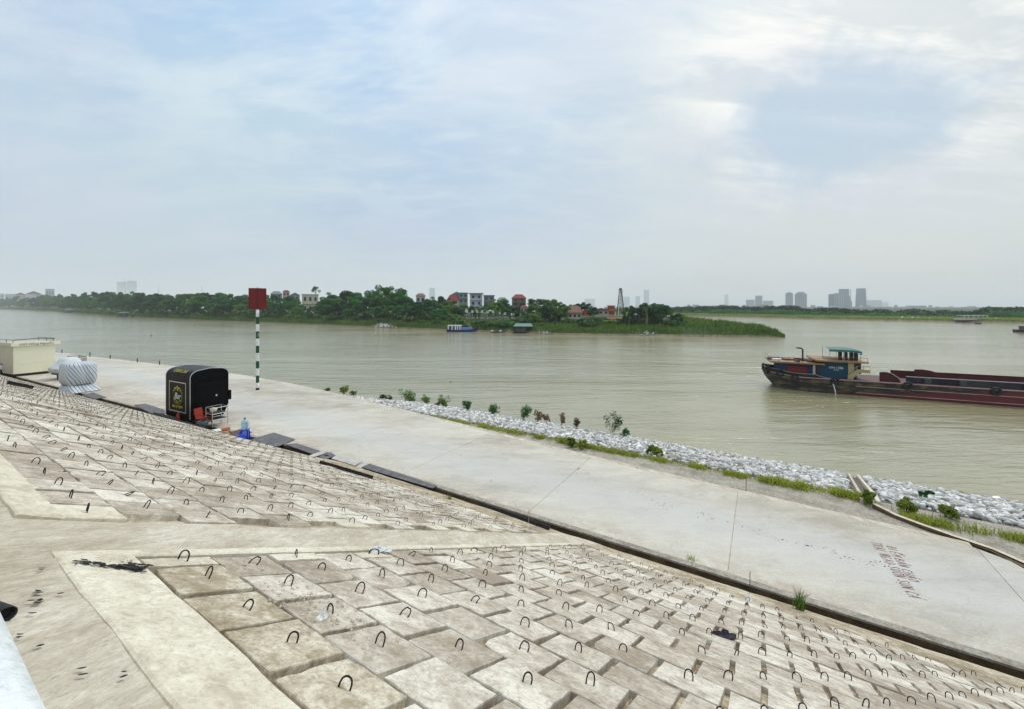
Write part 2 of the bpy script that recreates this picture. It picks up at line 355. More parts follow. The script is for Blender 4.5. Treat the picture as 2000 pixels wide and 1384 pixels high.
def water_mat():
    m = D.materials.new('river_water'); m.use_nodes = True; m.node_tree.nodes.clear(); t = NT(m.node_tree)
    bs = t.n('ShaderNodeBsdfPrincipled'); out = t.n('ShaderNodeOutputMaterial'); t.l(bs.outputs[0], out.inputs[0])
    ge = t.n('ShaderNodeNewGeometry'); pos = ge.outputs['Position']
    big = t.noise(t.mapping(pos, (1, 2.2, 1), (0, 0, R(-14))), 0.018, 4, 0.6, 0.6)
    c = t.ramp(big, [(0.3, (0.28, 0.253, 0.135)), (0.7, (0.36, 0.335, 0.21))])
    t.l(c, bs.inputs['Base Color'])
    bs.inputs['Roughness'].default_value = 0.10; bs.inputs['IOR'].default_value = 1.95; bs.inputs['Specular IOR Level'].default_value = 0.5
    h1 = t.noise(t.mapping(pos, (0.55, 1.9, 1), (0, 0, R(-16))), 1.5, 5, 0.62, 0.5)      # chop
    h2 = t.noise(t.mapping(pos, (0.35, 1.5, 1), (0, 0, R(-8))), 0.28, 4, 0.55, 0.9)     # swells and boils
    patch = t.ramp(t.noise(t.mapping(pos, (0.5, 1.6, 1), (0, 0, R(-10))), 0.035, 4, 0.6, 0.7), [(0.40, 0.4), (0.66, 1.15)])
    h = t.math('ADD', t.math('MULTIPLY', t.math('MULTIPLY', h1, patch), 0.085), t.math('MULTIPLY', t.math('MULTIPLY', h2, patch), 0.25))
    bp = t.n('ShaderNodeBump'); bp.inputs['Strength'].default_value = 1.0; bp.inputs['Distance'].default_value = 1.0
    t.l(h, bp.inputs['Height']); t.l(bp.outputs[0], bs.inputs['Normal'])
    return m
M_water = water_mat()

def leaf_mat(name, dark, light, rough=0.6):
    m = D.materials.new(name); m.use_nodes = True; m.node_tree.nodes.clear(); t = NT(m.node_tree)
    bs = t.n('ShaderNodeBsdfPrincipled'); out = t.n('ShaderNodeOutputMaterial'); t.l(bs.outputs[0], out.inputs[0])
    bs.inputs['Roughness'].default_value = rough; bs.inputs['Specular IOR Level'].default_value = 0.25
    ge = t.n('ShaderNodeNewGeometry'); oi = t.n('ShaderNodeObjectInfo')
    n = t.noise(t.mapping(ge.outputs['Position'], (1, 1, 1)), 0.22, 3, 0.6)
    f = t.math('ADD', t.math('MULTIPLY', ge.outputs['Random Per Island'], 0.45), t.math('MULTIPLY', n, 0.75))
    f = t.math('ADD', f, t.math('MULTIPLY', t.math('SUBTRACT', oi.outputs['Random'], 0.5), 0.7))
    t.l(t.ramp(f, [(0.2, dark), (0.95, light)]), bs.inputs['Base Color'])
    tr = t.n('ShaderNodeBsdfTranslucent'); t.l(t.ramp(f, [(0.2, dark), (0.95, light)]), tr.inputs[0])
    mx = t.n('ShaderNodeMixShader', i_0=0.3); t.l(bs.outputs[0], mx.inputs[1]); t.l(tr.outputs[0], mx.inputs[2]); t.l(mx.outputs[0], out.inputs[0])
    return m
M_leaf = leaf_mat('dark_leaves', (0.004, 0.034, 0.015), (0.055, 0.215, 0.030))
M_leafy = leaf_mat('fresh_leaves', (0.030, 0.095, 0.014), (0.15, 0.28, 0.035))
M_reed = leaf_mat('reeds', (0.07, 0.15, 0.018), (0.34, 0.43, 0.07))
M_verge = leaf_mat('verge_grass', (0.07, 0.13, 0.012), (0.42, 0.46, 0.06))
M_dry = leaf_mat('dry_leaves', (0.13, 0.07, 0.04), (0.26, 0.17, 0.09))
M_bark = mat('bark', (0.07, 0.055, 0.040), 0.9, var=0.3, nscale=4)
M_palebark = mat('pale_bark', (0.22, 0.19, 0.15), 0.9, var=0.2, nscale=4)
M_land = mat('bank_soil', (0.035, 0.065, 0.018), 0.95, var=0.4, nscale=0.15, coord='World', dirt=(0.09, 0.085, 0.035), dscale=0.12)
M_mud = mat('river_mud', (0.16, 0.125, 0.07), 0.8, var=0.3, nscale=0.4, coord='World')

# ------------------------------------------------------------------ SETTING: river
wv = MB(); wv.quad((-9000, -200, 0), (9000, -200, 0), (9000, 9000, 0), (-9000, 9000, 0))
water = wv.build('river_water', M_water, kind='structure')
bed = MB().quad((-9000, -200, -3), (9000, -200, -3), (9000, 9000, -3), (-9000, 9000, -3)).build('river_bed', M_mud, kind='structure')

# ------------------------------------------------------------------ the paved slope
G1 = 0.49; CO = 1 / math.sqrt(1 + G1 * G1); Z1 = H - 1.043
SN = Vector((G1 * NH.x, G1 * NH.y, 1)).normalized()
SB = Vector((NH.x, NH.y, -G1)).normalized()
B0 = 0.459
def SP(a, b, h=0.0):                       # point of the slope (a along the toe, b down the slope), h above it
    p = (b - B0) * CO; return AH * a + NH * p + Vector((0, 0, Z1 - G1 * p)) + SN * h
O3 = SP(-12.4, B0)
AH3 = Vector((0.8853, -0.4651, 0)); NH3 = Vector((0.4651, 0.8853, 0)); G3 = 0.4916
CO3 = 1 / math.sqrt(1 + G3 * G3)
SN3 = Vector((G3 * NH3.x, G3 * NH3.y, 1)).normalized(); SB3 = Vector((NH3.x, NH3.y, -G3)).normalized()
def SP3(a, b, h=0.0):
    p = (b - B0) * CO3; return O3 + AH3 * a + NH3 * p + Vector((0, 0, -G3 * p)) + SN3 * h

def nz(x, y, s, seed=0): return mnoise.noise(Vector((x * s + seed, y * s, seed * 1.7)))
LIPB = 9.45 / CO + B0
def hfun(a, b):
    h = -0.045
    if b < (1.36 if a > -3.9 else 1.2): h = -0.004
    if -4.1 < a < -3.92: h = max(h, -.03)
    if -3.93 < a < -3.22: h = 0.004
    if b > 8.95: h = min(-0.0, -0.05 + (b - 8.95) * 0.15)
    if b > 10.2: h = -0.0 - (b - 10.2) / (LIPB - 10.2) * 0.07
    h += 0.014 * nz(a, b, 1.6, 3) + 0.008 * nz(a, b, 5, 8)
    
    return h
def grid(fn, As, Bs, sk=None):
    vs = [fn(a, b) for b in Bs for a in As]; n = len(As); fs = []
    for j in range(len(Bs) - 1):
        for i in range(n - 1): fs.append((j * n + i, (j + 1) * n + i, (j + 1) * n + i + 1, j * n + i + 1))
    return vs, fs
gm = MB()
As = list(np.arange(-12.4, 11.01, 0.09)); Bs = list(np.arange(-.6, LIPB, 0.085)) + [LIPB]
vs, fs = grid(lambda a, b: SP(a, b, hfun(a, b)), As, Bs); gm.add(vs, fs, 0)
NA = len(As) - 1
for k, f in enumerate(fs):
    j, i = divmod(k, NA); a, b = As[i], Bs[j]
    if b < 1.3: gm.m[k] = 1
    elif -3.95 < a < -3.2: gm.m[k] = 1
slope = gm.build('paved_slope', [M_mortar, M_crest], smooth=True, kind='structure')
g3 = MB()
def h3(a, b): return (-0.05 if 1.3 < b < 8.9 else 0.0) + 0.012 * nz(a, b, 1.5, 5) - max(0, b - 9.2) * .20
for (b0, b1, mi) in ((-1.2, 1.3, 1), (1.3, LIPB, 0)):
    Bs3 = list(np.arange(b0, b1, 0.25)) + [b1]; S3 = list(np.arange(-62, 0.01, 0.5)); S3[-1] = 0
    vs, fs = grid(lambda s, b: SP3(s + 0.069 * b * (1 if s == 0 else 0) + (0.069 * b if s != 0 else 0), b, h3(s, b)), S3, Bs3); g3.add(vs, fs, mi)
g3.build('far_paved_slope', [M_mortar, M_crest], smooth=True, kind='structure')

# poured bands: crest beams and the edging each side of the seam
def band(pts_lo, pts_hi, thick, name, mt, parent=None, kind='structure', fn=SP, seed=0, step=0.12):
    m = MB(); rings = []
    n = max(2, int((Vector(pts_lo[0]) - Vector(pts_lo[-1])).length / step))
    for i in range(n + 1):
        u = i / n
        lo = Vector(pts_lo[0]).lerp(Vector(pts_lo[-1]), u); hi = Vector(pts_hi[0]).lerp(Vector(pts_hi[-1]), u)
        j1 = 0.012 * nz(u * n * step, 0, 3, seed) + 0.006 * nz(u * n * step, 0, 17, seed + 2); j2 = 0.014 * nz(u * n * step, 4, 3, seed + 5) + 0.006 * nz(u * n * step, 0, 19, seed + 4)
        d = (hi - lo).normalized(); lo = lo + d * j1; hi = hi + d * j2
        rings.append([fn(lo.x, lo.y, -0.06), fn(lo.x, lo.y, thick - 0.008), fn(*(lo + d * 0.01).xy, thick), fn(*(lo.lerp(hi, .5)).xy, thick + .004 * nz(u * n * step, 1, 2, seed)), fn(*(hi - d * 0.01).xy, thick), fn(hi.x, hi.y, thick - 0.008), fn(hi.x, hi.y, -0.06)])
    m.loft(rings, closed=False, cap=True)
    return m.build(name, mt, parent, smooth=False, kind=kind if parent is None else None)
band([(-3.12, 1.06, 0), (11, 1.06, 0)], [(-3.12, 1.40, 0), (11, 1.40, 0)], 0.012, 'crest_band', M_patch, seed=1)
band([(-12.2, 1.04, 0), (-3.93, 1.04, 0)], [(-12.2, 1.23, 0), (-3.86, 1.26, 0)], 0.012, 'crest_band', M_patch, seed=9)
band([(-3.23, 1.06, 0), (-3.23, 9.2, 0)], [(-3.12, 1.06, 0), (-3.12, 9.2, 0)], 0.009, 'seam_band', M_patch, seed=4)

# individual blocks with their lifting hoops
def block_mesh(seed, W=0.384, L=0.388, name='concrete_block'):
    r = random.Random(seed); m = MB()
    x, y = W / 2, L / 2; n = 7; o = []
    for k in range(n): o.append([-x + 2 * x * k / n, -y])
    for k in range(n): o.append([x, -y + 2 * y * k / n])
    for k in range(n): o.append([x - 2 * x * k / n, y])
    for k in range(n): o.append([-x, y - 2 * y * k / n])
    sk = r.uniform(-.006, .006)
    for k, q in enumerate(o):
        s = 1 - abs(r.gauss(0, .007)); q[0] *= s; q[1] *= 1 - abs(r.gauss(0, .007)); q[0] += sk * q[1] / y
    if r.random() < 0.45:                                    # ragged edge chips
        for _ in range(r.randrange(1, 4)):
            kk = r.randrange(4 * n); d = r.uniform(.90, .96); o[kk][0] *= d; o[kk][1] *= d
    if r.random() < 0.16:                                    # a broken corner
        c = r.randrange(4) * n; d = r.uniform(0.86, 0.95)
        for kk in (-1, 0, 1): o[(c + kk) % (4 * n)][0] *= d if kk == 0 else (1 + d) / 2; o[(c + kk) % (4 * n)][1] *= d if kk == 0 else (1 + d) / 2
    N = len(o); zt = [r.gauss(0, .0012) for _ in o]
    rings = [[(q[0] * 1.005, q[1] * 1.005, -0.075) for q in o], [(q[0], q[1], -0.006) for q in o], [(q[0] * .986, q[1] * .986, -0.001 + zt[k]) for k, q in enumerate(o)]]
    m.loft(rings, True); m.add([(0, 0, 0.001)] + [rings[2][k] for k in range(N)], [(0, k + 1, (k + 1) % N + 1) for k in range(N)])
    return m
def hoop_mb(seed, n=5, seg=9, m=None, M=None, rad=0.0042):
    r = random.Random(seed); m = m or MB()
    wd = r.uniform(.020, .031); hh = r.uniform(.052, .074); ln = r.uniform(-.018, .018); tw = r.uniform(-.01, .01)
    pts = []
    for k in range(seg):
        u = k / (seg - 1); th = math.pi * u
        x = -math.cos(th) * wd * (1 + .25 * math.sin(th)); z = -0.012 + hh * (math.sin(th) ** 0.62)
        pts.append(Vector((x, ln * z / hh + tw * math.cos(th), z)))
    if r.random() < .2: pts = [Vector((p.x, p.y + p.z * r.uniform(.4, .9), p.z * .7)) for p in pts]
    if M is not None: pts = [M @ p for p in pts]
    m.tube(pts, rad, n); return m
BV = [block_mesh(100 + k).mesh('concrete_block', M_block) for k in range(28)]
M_silt = concrete_mat('silted_concrete', ((0.30, 0.24, 0.15), (0.46, 0.39, 0.28), (0.72, 0.66, 0.52)), (0.27, 0.20, 0.12), big=1.6, rnd=0.2, mott=1.5, bump=.008)
BVM = [block_mesh(180 + k).mesh('concrete_block', M_silt) for k in range(4)]
BVP = [block_mesh(160 + k).mesh('concrete_block', M_patch) for k in range(6)]
HV = [hoop_mb(200 + k).mesh('lifting_hoop', M_steel, smooth=True) for k in range(14)]
def frame_of(ea, eb, n, o, rz, tx=0, ty=0):
    M = Matrix((ea, eb, n)).transposed().to_4x4(); M.translation = o
    return M @ Matrix.Rotation(rz, 4, 'Z') @ Matrix.Rotation(tx, 4, 'X') @ Matrix.Rotation(ty, 4, 'Y')
cands = []; PA, PB = 0.42, 0.403
EB1 = SN.cross(AH).normalized(); 
rb = random.Random(3)
for k in range(19):                                            # right of the seam
    b = 1.43 + PB * k + 0.19; off = (-2.69 if k % 2 == 1 else -2.48)
    for i in range(-2, 34):
        a0 = off + PA * i; a = a0 + 0.187
        if a > 11: break
        x0 = max(a0, -3.08); wfrac = (a0 + 0.372 - x0) / 0.372
        if wfrac < 0.3: continue
        cands.append((1, a if wfrac > .99 else x0 + (a0 + .372 - x0) / 2, b, min(1, wfrac), k))
for k in range(19):                                            # between the two seams
    b = 1.24 + PB * k + 0.19; off = -4.34 - (0 if k % 2 == 0 else PA / 2)
    for i in range(-1, 20):
        a1 = off - PA * i; a0 = a1 - 0.372
        x1 = min(a1, -3.95); x0 = max(a0, -12.15)
        if (x1 - x0) / .372 < .3: continue
        cands.append((2, (x0 + x1) / 2, b, min(1, (x1 - x0) / .372), k))
for k in range(19):                                            # beyond the far seam
    b = 1.30 + PB * k + 0.19
    for i in range(0, 128):
        a = -0.35 - PA * i - (PA / 2 if k % 2 else 0) + 0.069 * b
        cands.append((3, a, b, 1, k))
items = []
for (fc, a, b, wf, k) in cands:
    hh = rb.gauss(0, .0035); P = SP(a, b, hh) if fc != 3 else SP3(a, b, hh)
    if P.y < 0.2: continue
    px = CX + F * P.x / P.y; py = CY + F * (H - P.z) / P.y
    if not (-700 < px < 4200 and py < 1384 + 2500): continue
    inside = -10 < px < 2010 and py < 1392
    dist = (P - Vector((0, 0, H))).length
    cosv = abs((Vector((0, 0, H)) - P).normalized().dot(SN if fc != 3 else SN3))
    items.append((cosv / dist ** 2 + (10 if inside else 0), fc, P, wf, k, a, b))
items.sort(key=lambda x: -x[0])
ea_eb = {1: (AH, EB1, SN), 2: (AH, EB1, SN), 3: (AH3, SN3.cross(AH3).normalized(), SN3)}
def ORD(k):
    w_ = ['first', 'second', 'third', 'fourth', 'fifth', 'sixth', 'seventh', 'eighth', 'ninth', 'tenth', 'eleventh', 'twelfth']
    return w_[k] if k < 12 else '%d%s' % (k + 1, {1: 'st', 2: 'nd', 3: 'rd'}.get((k + 1) % 10, 'th') if not 10 < k + 1 < 14 else 'th')
LB = {1: 'square weathered concrete block with a bent steel lifting loop, on the near slope right of the smooth seam',
      2: 'square weathered concrete block with a bent steel lifting loop, on the slope left of the smooth seam',
      3: 'square concrete block with a steel loop, on the far slope by the cream kiosk'}
GB = {1: 'paving blocks of the near slope', 2: 'paving blocks left of the seam', 3: 'paving blocks of the far slope'}
PICK = {}
rest = MB(); n_ind = 0; small_blocks = [block_mesh(300 + k) for k in range(10)]
def simple_block(M, wf):
    x, y = .186 * wf, .188
    q = [(-x, -y), (x, -y), (x, y), (-x, y)]
    vs = [M @ Vector((u, v, -0.07)) for u, v in q] + [M @ Vector((u + rb.gauss(0, .003), v + rb.gauss(0, .003), rb.gauss(0, .002))) for u, v in q]
    rest.add(vs, [(4, 5, 6, 7), (0, 1, 5, 4), (1, 2, 6, 5), (2, 3, 7, 6), (3, 0, 4, 7)], 0)
for idx, (sc, fc, P, wf, k, a, b) in enumerate(items):
    ea, eb, n = ea_eb[fc]
    M = frame_of(ea, eb, n, P, rb.gauss(0, .010), rb.gauss(0, .006), rb.gauss(0, .006))
    hz = R(rb.gauss(14, 17))
    edge = (fc == 1 and a < -2.95) or (fc == 2 and a > -4.2)
    if idx < 300:
        if edge and rb.random() < .65: me = BVP[rb.randrange(len(BVP))]
        elif fc == 1 and k == 0 and -2.8 < a < -1.2: me = BVM[rb.randrange(len(BVM))]
        else: me = BV[rb.randrange(len(BV))]
        o = D.objects.new('paving_block', me); link(o); o.matrix_world = M @ Matrix.Diagonal((wf, 1, 1, 1))
        rown = ORD(k); j = round(abs(a + (3.53 if fc < 3 else 0)) / PA + .2)
        tag(o, 'concrete block with steel loop, %s row below crest band, %s %s the seam' % (rown, ORD(max(0, j - 1)), 'right of' if fc == 1 else 'left of'), 'paving block', GB[fc])
        if rb.random() < .05: continue
        h = D.objects.new('lifting_hoop', HV[rb.randrange(len(HV))]); link(h, o)
        h.matrix_local = Matrix.Diagonal((1 / wf, 1, 1, 1)) @ Matrix.Translation((rb.gauss(0, .012), rb.gauss(0, .012), 0)) @ Matrix.Rotation(hz, 4, 'Z')
        PICK[idx] = (o, P)
    else:
        simple_block(M, wf)
        if P.length < 50: hoop_mb(900 + idx, 3, 5, rest, M @ Matrix.Rotation(hz, 4, 'Z'), rad=0.0046 if P.y < 12 else 0.0055); rest.m[-(4 * 3 + 2):] = [1] * 14
ro = rest.build('distant_paving_blocks', [M_block, M_steel]); tag(ro, 'hundreds of small concrete paving blocks with steel loops farther down and along the slope', 'paving blocks', kind='stuff')

# crumbs of mortar lying in the joints
cr = MB(); r0 = random.Random(11)
def crumb(m, c, s, r):
    pts = [(1, 0, 0), (-1, 0, 0), (0, 1, 0), (0, -1, 0), (0, 0, 1), (0, 0, -1)]
    vs = [c + Vector(p) * s * r.uniform(.5, 1.2) for p in pts]
    m.add(vs, [(0, 2, 4), (2, 1, 4), (1, 3, 4), (3, 0, 4), (2, 0, 5), (1, 2, 5), (3, 1, 5), (0, 3, 5)])
for _ in range(2600):
    k = r0.randrange(0, 12); b = 1.43 + PB * k + r0.choice((0.0, r0.uniform(0, .4))); a = r0.uniform(-3.1, 4)
    if abs(b - (1.43 + PB * k)) > .02:
        off = (-2.69 if k % 2 == 1 else -2.48); a = off + PA * round((a - off) / PA) - .024 + r0.gauss(0, .012)
    else: b += r0.gauss(-.016, .008)
    crumb(cr, SP(a, b, -0.05 + r0.uniform(0, .02)), r0.choice((.004, .006, .008, .013)), r0)
for _ in range(160): crumb(cr, SP(-2.2 + r0.gauss(0, .28), 2.0 + r0.gauss(0, .12), 0.004), r0.uniform(.004, .016), r0)
tag(cr.build('mortar_crumbs', M_patch), 'pale crumbs of broken mortar lying in the joints between blocks', 'rubble', kind='stuff')

# soot stain, specks and the paint mark, thin sheets on the concrete
def blot(m, ca, cb, rx, ry, n, r, h=0.005, fn=SP, rot=0.0):
    pts = []
    for k in range(n):
        th = 2 * math.pi * k / n; q = 1 + r.uniform(-.45, .35)
        x, y = math.cos(th) * rx * q, math.sin(th) * ry * q
        pts.append(fn(ca + x * math.cos(rot) - y * math.sin(rot), cb + x * math.sin(rot) + y * math.cos(rot), h))
    m.add(pts, [tuple(range(n))])
def inv_sp(px, py):                                        # (a, b) on the slope seen at a pixel of the photo
    d = Vector(((px - CX) / F, 1, -(py - CY) / F)); t_ = -1.043 / (d.z + G1 * (NH.x * d.x + NH.y)); P = d * t_
    return P.dot(AH), P.dot(NH) / CO + B0
sm = MB(); rs = random.Random(5)
for (x0, y0, x1, y1, n, rr) in ((142, 1104, 215, 1112, 26, .013), (215, 1110, 285, 1117, 34, .017), (250, 1113, 275, 1121, 14, .015), (200, 1098, 265, 1106, 14, .005)):
    for k in range(n):
        u = rs.random(); a, b = inv_sp(x0 + (x1 - x0) * u + rs.gauss(0, 5), y0 + (y1 - y0) * u + rs.gauss(0, 2.6))
        blot(sm, a, b, rr * rs.uniform(.3, 1.4), rr * rs.uniform(.5, 1.8), 9, rs, h=0.018 + 0.0002 * k, rot=rs.uniform(0, 3))
for (x, y, n, s) in ((70, 1172, 9, 12), (60, 1192, 3, 9), (75, 1113, 2, 6), (32, 1248, 2, 4), (70, 1270, 1, 1), (115, 1165, 1, 1), (235, 1325, 2, 6), (410, 1103, 2, 5), (154, 1322, 2, 5)):
    for k in range(n):
        a, b = inv_sp(x + rs.gauss(0, s * .3), y + rs.gauss(0, s))
        blot(sm, a, b, .006, .014, 7, rs, h=0.016, rot=rs.uniform(-.4, .4))
sm.build('soot_stain', M_soot, slope)

# the white parapet under the camera
pp = MB(); rings = []
for i in range(61):
    a = -8 + 16 * i / 60.0; ring = []
    for k in range(11):
        th = math.pi * k / 10; cx_, cz_ = 0.02, -0.955
        p = cx_ + 0.215 * math.cos(th) if k not in (0, 10) else cx_ + (0.215 if k == 0 else -0.215)
        z = cz_ + 0.11 * math.sin(th) ** 0.7 if k not in (0, 10) else -1.9
        v = AP(a, p, H + z + 0.003 * nz(a, k, 1.2, 4)); ring.append(v)
    rings.append(ring)
pp.loft(rings, closed=False)
po = pp.build('parapet', M_parapet, smooth=True); tag(po, 'low white painted parapet with a rounded top in the bottom left corner', 'parapet')
pf = MB(); pf.quad(AP(-30, -3, H - 1.35), AP(14, -3, H - 1.35), AP(14, 0.1, H - 1.28), AP(-30, 0.1, H - 1.28)).build('crest_walkway', M_crest, kind='structure')
# black pipe stub
a_, b_ = inv_sp(3, 1212)
bp_ = MB(); q0 = SP(a_ - .14, b_ - .03, .005); q1 = SP(a_ + .01, b_ + .0, .025)
bp_.loft([[q + (AH.cross(Vector((0, 0, 1))) * math.cos(t_) * rr + Vector((0, 0, 1)) * math.sin(t_) * rr) for t_ in [2 * math.pi * k / 14 for k in range(14)]] for q, rr in ((q0, .028), (q1, .028), (q1 + AH * .002, .024), (q1 - AH * .03, .022))], cap=True)
tag(bp_.build('drain_pipe', M_blackmat, smooth=True), 'short black rubber pipe end poking out beside the white parapet', 'pipe')

# ------------------------------------------------------------------ drain channel, road, kerbs, gravel
def off_line(p, s_extra=0.0):
    """polyline at perpendicular distance p from the eye: right part, then the part that bends away on the left"""
    pts = [AP(a, p, 0) for a in (12, 8, 4, 0, -4, -8)]
    c = AP(-12.4, 9.45, 0) + (NH + NH3).normalized() * (p - 9.45)
    pts.append(c); pts += [c - AH3 * s for s in (5, 10, 15, 20, 25, 30, 36, 42, 50, 60, 75)]
    return pts
lip = off_line(9.45); edge = off_line(10.12)
def ribbon(m, A, B, za, zb, mi=0):
    for i in range(len(A) - 1):
        m.quad((A[i].x, A[i].y, za), (A[i + 1].x, A[i + 1].y, za), (B[i + 1].x, B[i + 1].y, zb), (B[i].x, B[i].y, zb), mi)
dr = MB(); zl = H - 5.75 - .09
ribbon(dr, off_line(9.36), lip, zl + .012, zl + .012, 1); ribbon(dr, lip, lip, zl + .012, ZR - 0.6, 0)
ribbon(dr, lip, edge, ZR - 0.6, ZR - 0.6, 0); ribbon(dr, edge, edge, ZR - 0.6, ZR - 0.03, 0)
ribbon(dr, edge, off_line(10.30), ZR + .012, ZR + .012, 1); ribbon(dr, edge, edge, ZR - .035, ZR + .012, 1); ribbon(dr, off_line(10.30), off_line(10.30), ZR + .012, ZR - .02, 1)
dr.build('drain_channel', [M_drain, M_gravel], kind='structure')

FAR = [(-89.4, 10.4), (-75.8, 13.7), (-64.3, 15.4), (-53.1, 16.5), (-44.7, 17.3), (-39.7, 17.7), (-32.8, 17.7), (-28.9, 17.6), (-21.8, 16.96), (-16.0, 16.4), (-11.1, 15.9), (-5.9, 15.35), (-0.75, 15.0), (3.1, 14.75), (4.5, 14.65), (5.0, 14.3), (5.5, 13.3), (6.6, 11.6), (9.0, 10.32)]
def far_p(a):
    for (a0, p0), (a1, p1) in zip(FAR, FAR[1:]):
        if a0 <= a <= a1: return p0 + (p1 - p0) * (a - a0) / (a1 - a0)
    return FAR[0][1] if a < FAR[0][0] else FAR[-1][1]
def near_p(a):
    if a >= -12.7: return 10.28
    A_, B_ = off_line(10.28)[6], off_line(10.28)[7]
    a0, a1 = A_.dot(AH), B_.dot(AH); p0, p1 = A_.dot(NH), B_.dot(NH)
    return p0 + (p1 - p0) * (a - a0) / (a1 - a0)
rd = MB(); joints = [9.0, 4.55, -0.65, -5.8, -11.0, -16.2, -21.4, -26.6, -31.8, -37, -42.2, -47.4, -52.6, -57.8, -63, -68.2, -73.4, -78.6, -83.8, -89]
for a1, a0 in zip(joints, joints[1:]):
    n = 10; g = .007
    As_ = [a0 + g + (a1 - a0 - 2 * g) * i / n for i in range(n + 1)]
    lo = [AP(a, near_p(a), ZR) for a in As_]; hi = [AP(a, max(far_p(a), near_p(a) + .1), ZR) for a in As_]
    vs = lo + hi; N = n + 1
    low = [v - Vector((0, 0, .03)) for v in vs]
    rd.add(vs + low, [(i, i + 1, N + i + 1, N + i) for i in range(n)] + [(2 * N + i + 1, 2 * N + i, i, i + 1) for i in range(n)] + [(2 * N, 0, N, 3 * N)] + [(n, 2 * N + n, 3 * N + n, N + n)])
road = rd.build('quay_road', M_road, kind='structure')
bd = MB(); q = [AP(a, near_p(a), ZR - .012) for a in np.linspace(-89, 8.9, 90)]; q2 = [AP(a, far_p(a) + .0, ZR - .012) for a in np.linspace(-89, 8.9, 90)]
bd.loft([q, q2], closed=False); 
bd.build('road_base', M_mortar, kind='structure')
# edge strip of the slab and the skirt down to the river
ks = MB(); aa = list(np.linspace(-89, 4.5, 150))
def wsh(a): return 29.4 if a > -24 else 29.4 + (a + 24) * 0.1
k0 = [AP(a, far_p(a) + .0, ZR - .01) for a in aa]; k1 = [AP(a, far_p(a) + .28 + .03 * nz(a, 0, 1), ZR - .015) for a in aa]
ks.loft([k0, [v + Vector((0, 0, .0)) for v in k1], [AP(a, far_p(a) + .6, ZR - .16) for a in aa]], closed=False)
ks.build('road_edge_strip', M_crest, kind='structure')

def bank_z(p, a=0.0):                                               # ground behind the road, falling to the river
    if p < 16.6: return ZR - .12 - .06 * max(0, (p - 14.6) / 2.0)
    if p < 16.9: return ZR - .18
    return ZR - .18 - (p - 16.9) * (3.32 / 12.3)
bk = MB(); As_ = list(np.arange(-30, 16, .35)); Ps_ = list(np.arange(9.8, 17.6, .35)) + list(np.arange(17.6, 34, .6))
vs, fs = grid(lambda a, p: AP(a, p, (bank_z(p) if p > far_p(a) + .25 or a > 5.6 else ZR - .25) + .035 * nz(a, p, 1.3, 2)), As_, Ps_)
bk.add(vs, fs)
NB_ = len(As_) - 1
for k in range(len(fs)):
    if Ps_[k // NB_] > 17.3: bk.m[k] = 1
bk.build('gravel_bank', [M_gravel, mat('stone_gap_shade', (0.13, 0.115, 0.09), 0.9, var=.3, coord='World')], smooth=True, kind='structure')  # dark lower bank: shade in the gaps between stones, put into the colour
sk = MB(); aa = list(np.linspace(-89, -24, 90))
sk.loft([[AP(a, far_p(a) + .55, ZR - .15) for a in aa], [AP(a, far_p(a) + 4.5, -1.0) for a in aa]], closed=False)
sk.build('quay_skirt', M_gravel, kind='structure')

# rubble of the bank
def rocks():
    base = np.array([(0, 0, 1), (.894, 0, .447), (.276, .851, .447), (-.724, .526, .447), (-.724, -.526, .447), (.276, -.851, .447), (.724, .526, -.447), (-.276, .851, -.447), (-.894, 0, -.447), (-.276, -.851, -.447), (.724, -.526, -.447), (0, 0, -1)], dtype=float)
    tri = np.array([(0, 1, 2), (0, 2, 3), (0, 3, 4), (0, 4, 5), (0, 5, 1), (1, 6, 2), (2, 7, 3), (3, 8, 4), (4, 9, 5), (5, 10, 1), (6, 7, 2), (7, 8, 3), (8, 9, 4), (9, 10, 5), (10, 6, 1), (11, 7, 6), (11, 8, 7), (11, 9, 8), (11, 10, 9), (11, 6, 10)])
    V, T = [], []; n = 0
    N = 21000
    a = rng.uniform(-27, 14, N); p = rng.uniform(16.2, 30.6, N)
    keep = (p > np.interp(a, [-14, 2.8, 3.4, 14], [17.3, 17.15, 16.4, 16.25]) + .12 * np.sin(a * 2)) & ~((np.abs(a - (2.86 + (p - 16.4) * .117)) < .42) & (p < 29.8)) & (p > np.interp(a, [-27, -20, 14], [18.6, 17.6, 17.6]))
    a, p = a[keep], p[keep]
    for ai, pi in zip(a, p):
        s = rng.uniform(.065, .15) * (1.25 if rng.random() < .15 else 1)
        pts = base * np.array([rng.uniform(.8, 1.5), rng.uniform(.6, 1.1), rng.uniform(.4, .8)]) * (1 + rng.uniform(-.32, .30, (12, 1))) * s
        th = rng.uniform(0, 6.28); c_, s_ = math.cos(th), math.sin(th)
        ph = rng.uniform(-.5, .5); cp, sp_ = math.cos(ph), math.sin(ph)
        x = pts[:, 0] * cp - pts[:, 2] * sp_; z = pts[:, 0] * sp_ + pts[:, 2] * cp
        x, y = x * c_ - pts[:, 1] * s_, x * s_ + pts[:, 1] * c_
        o = AP(float(ai), float(pi), 0); zz = bank_z(float(pi)) + rng.uniform(.0, .13)
        V.append(np.stack([x + o.x, y + o.y, z + zz], 1)); T.append(tri + n); n += 12
    return npmesh('rubble_stones', np.concatenate(V), np.concatenate(T), M_rock)
ro = D.objects.new('rubble_stones', rocks()); link(ro); tag(ro, 'pale grey rubble stones heaped on the bank down to the water', 'rubble', kind='stuff')

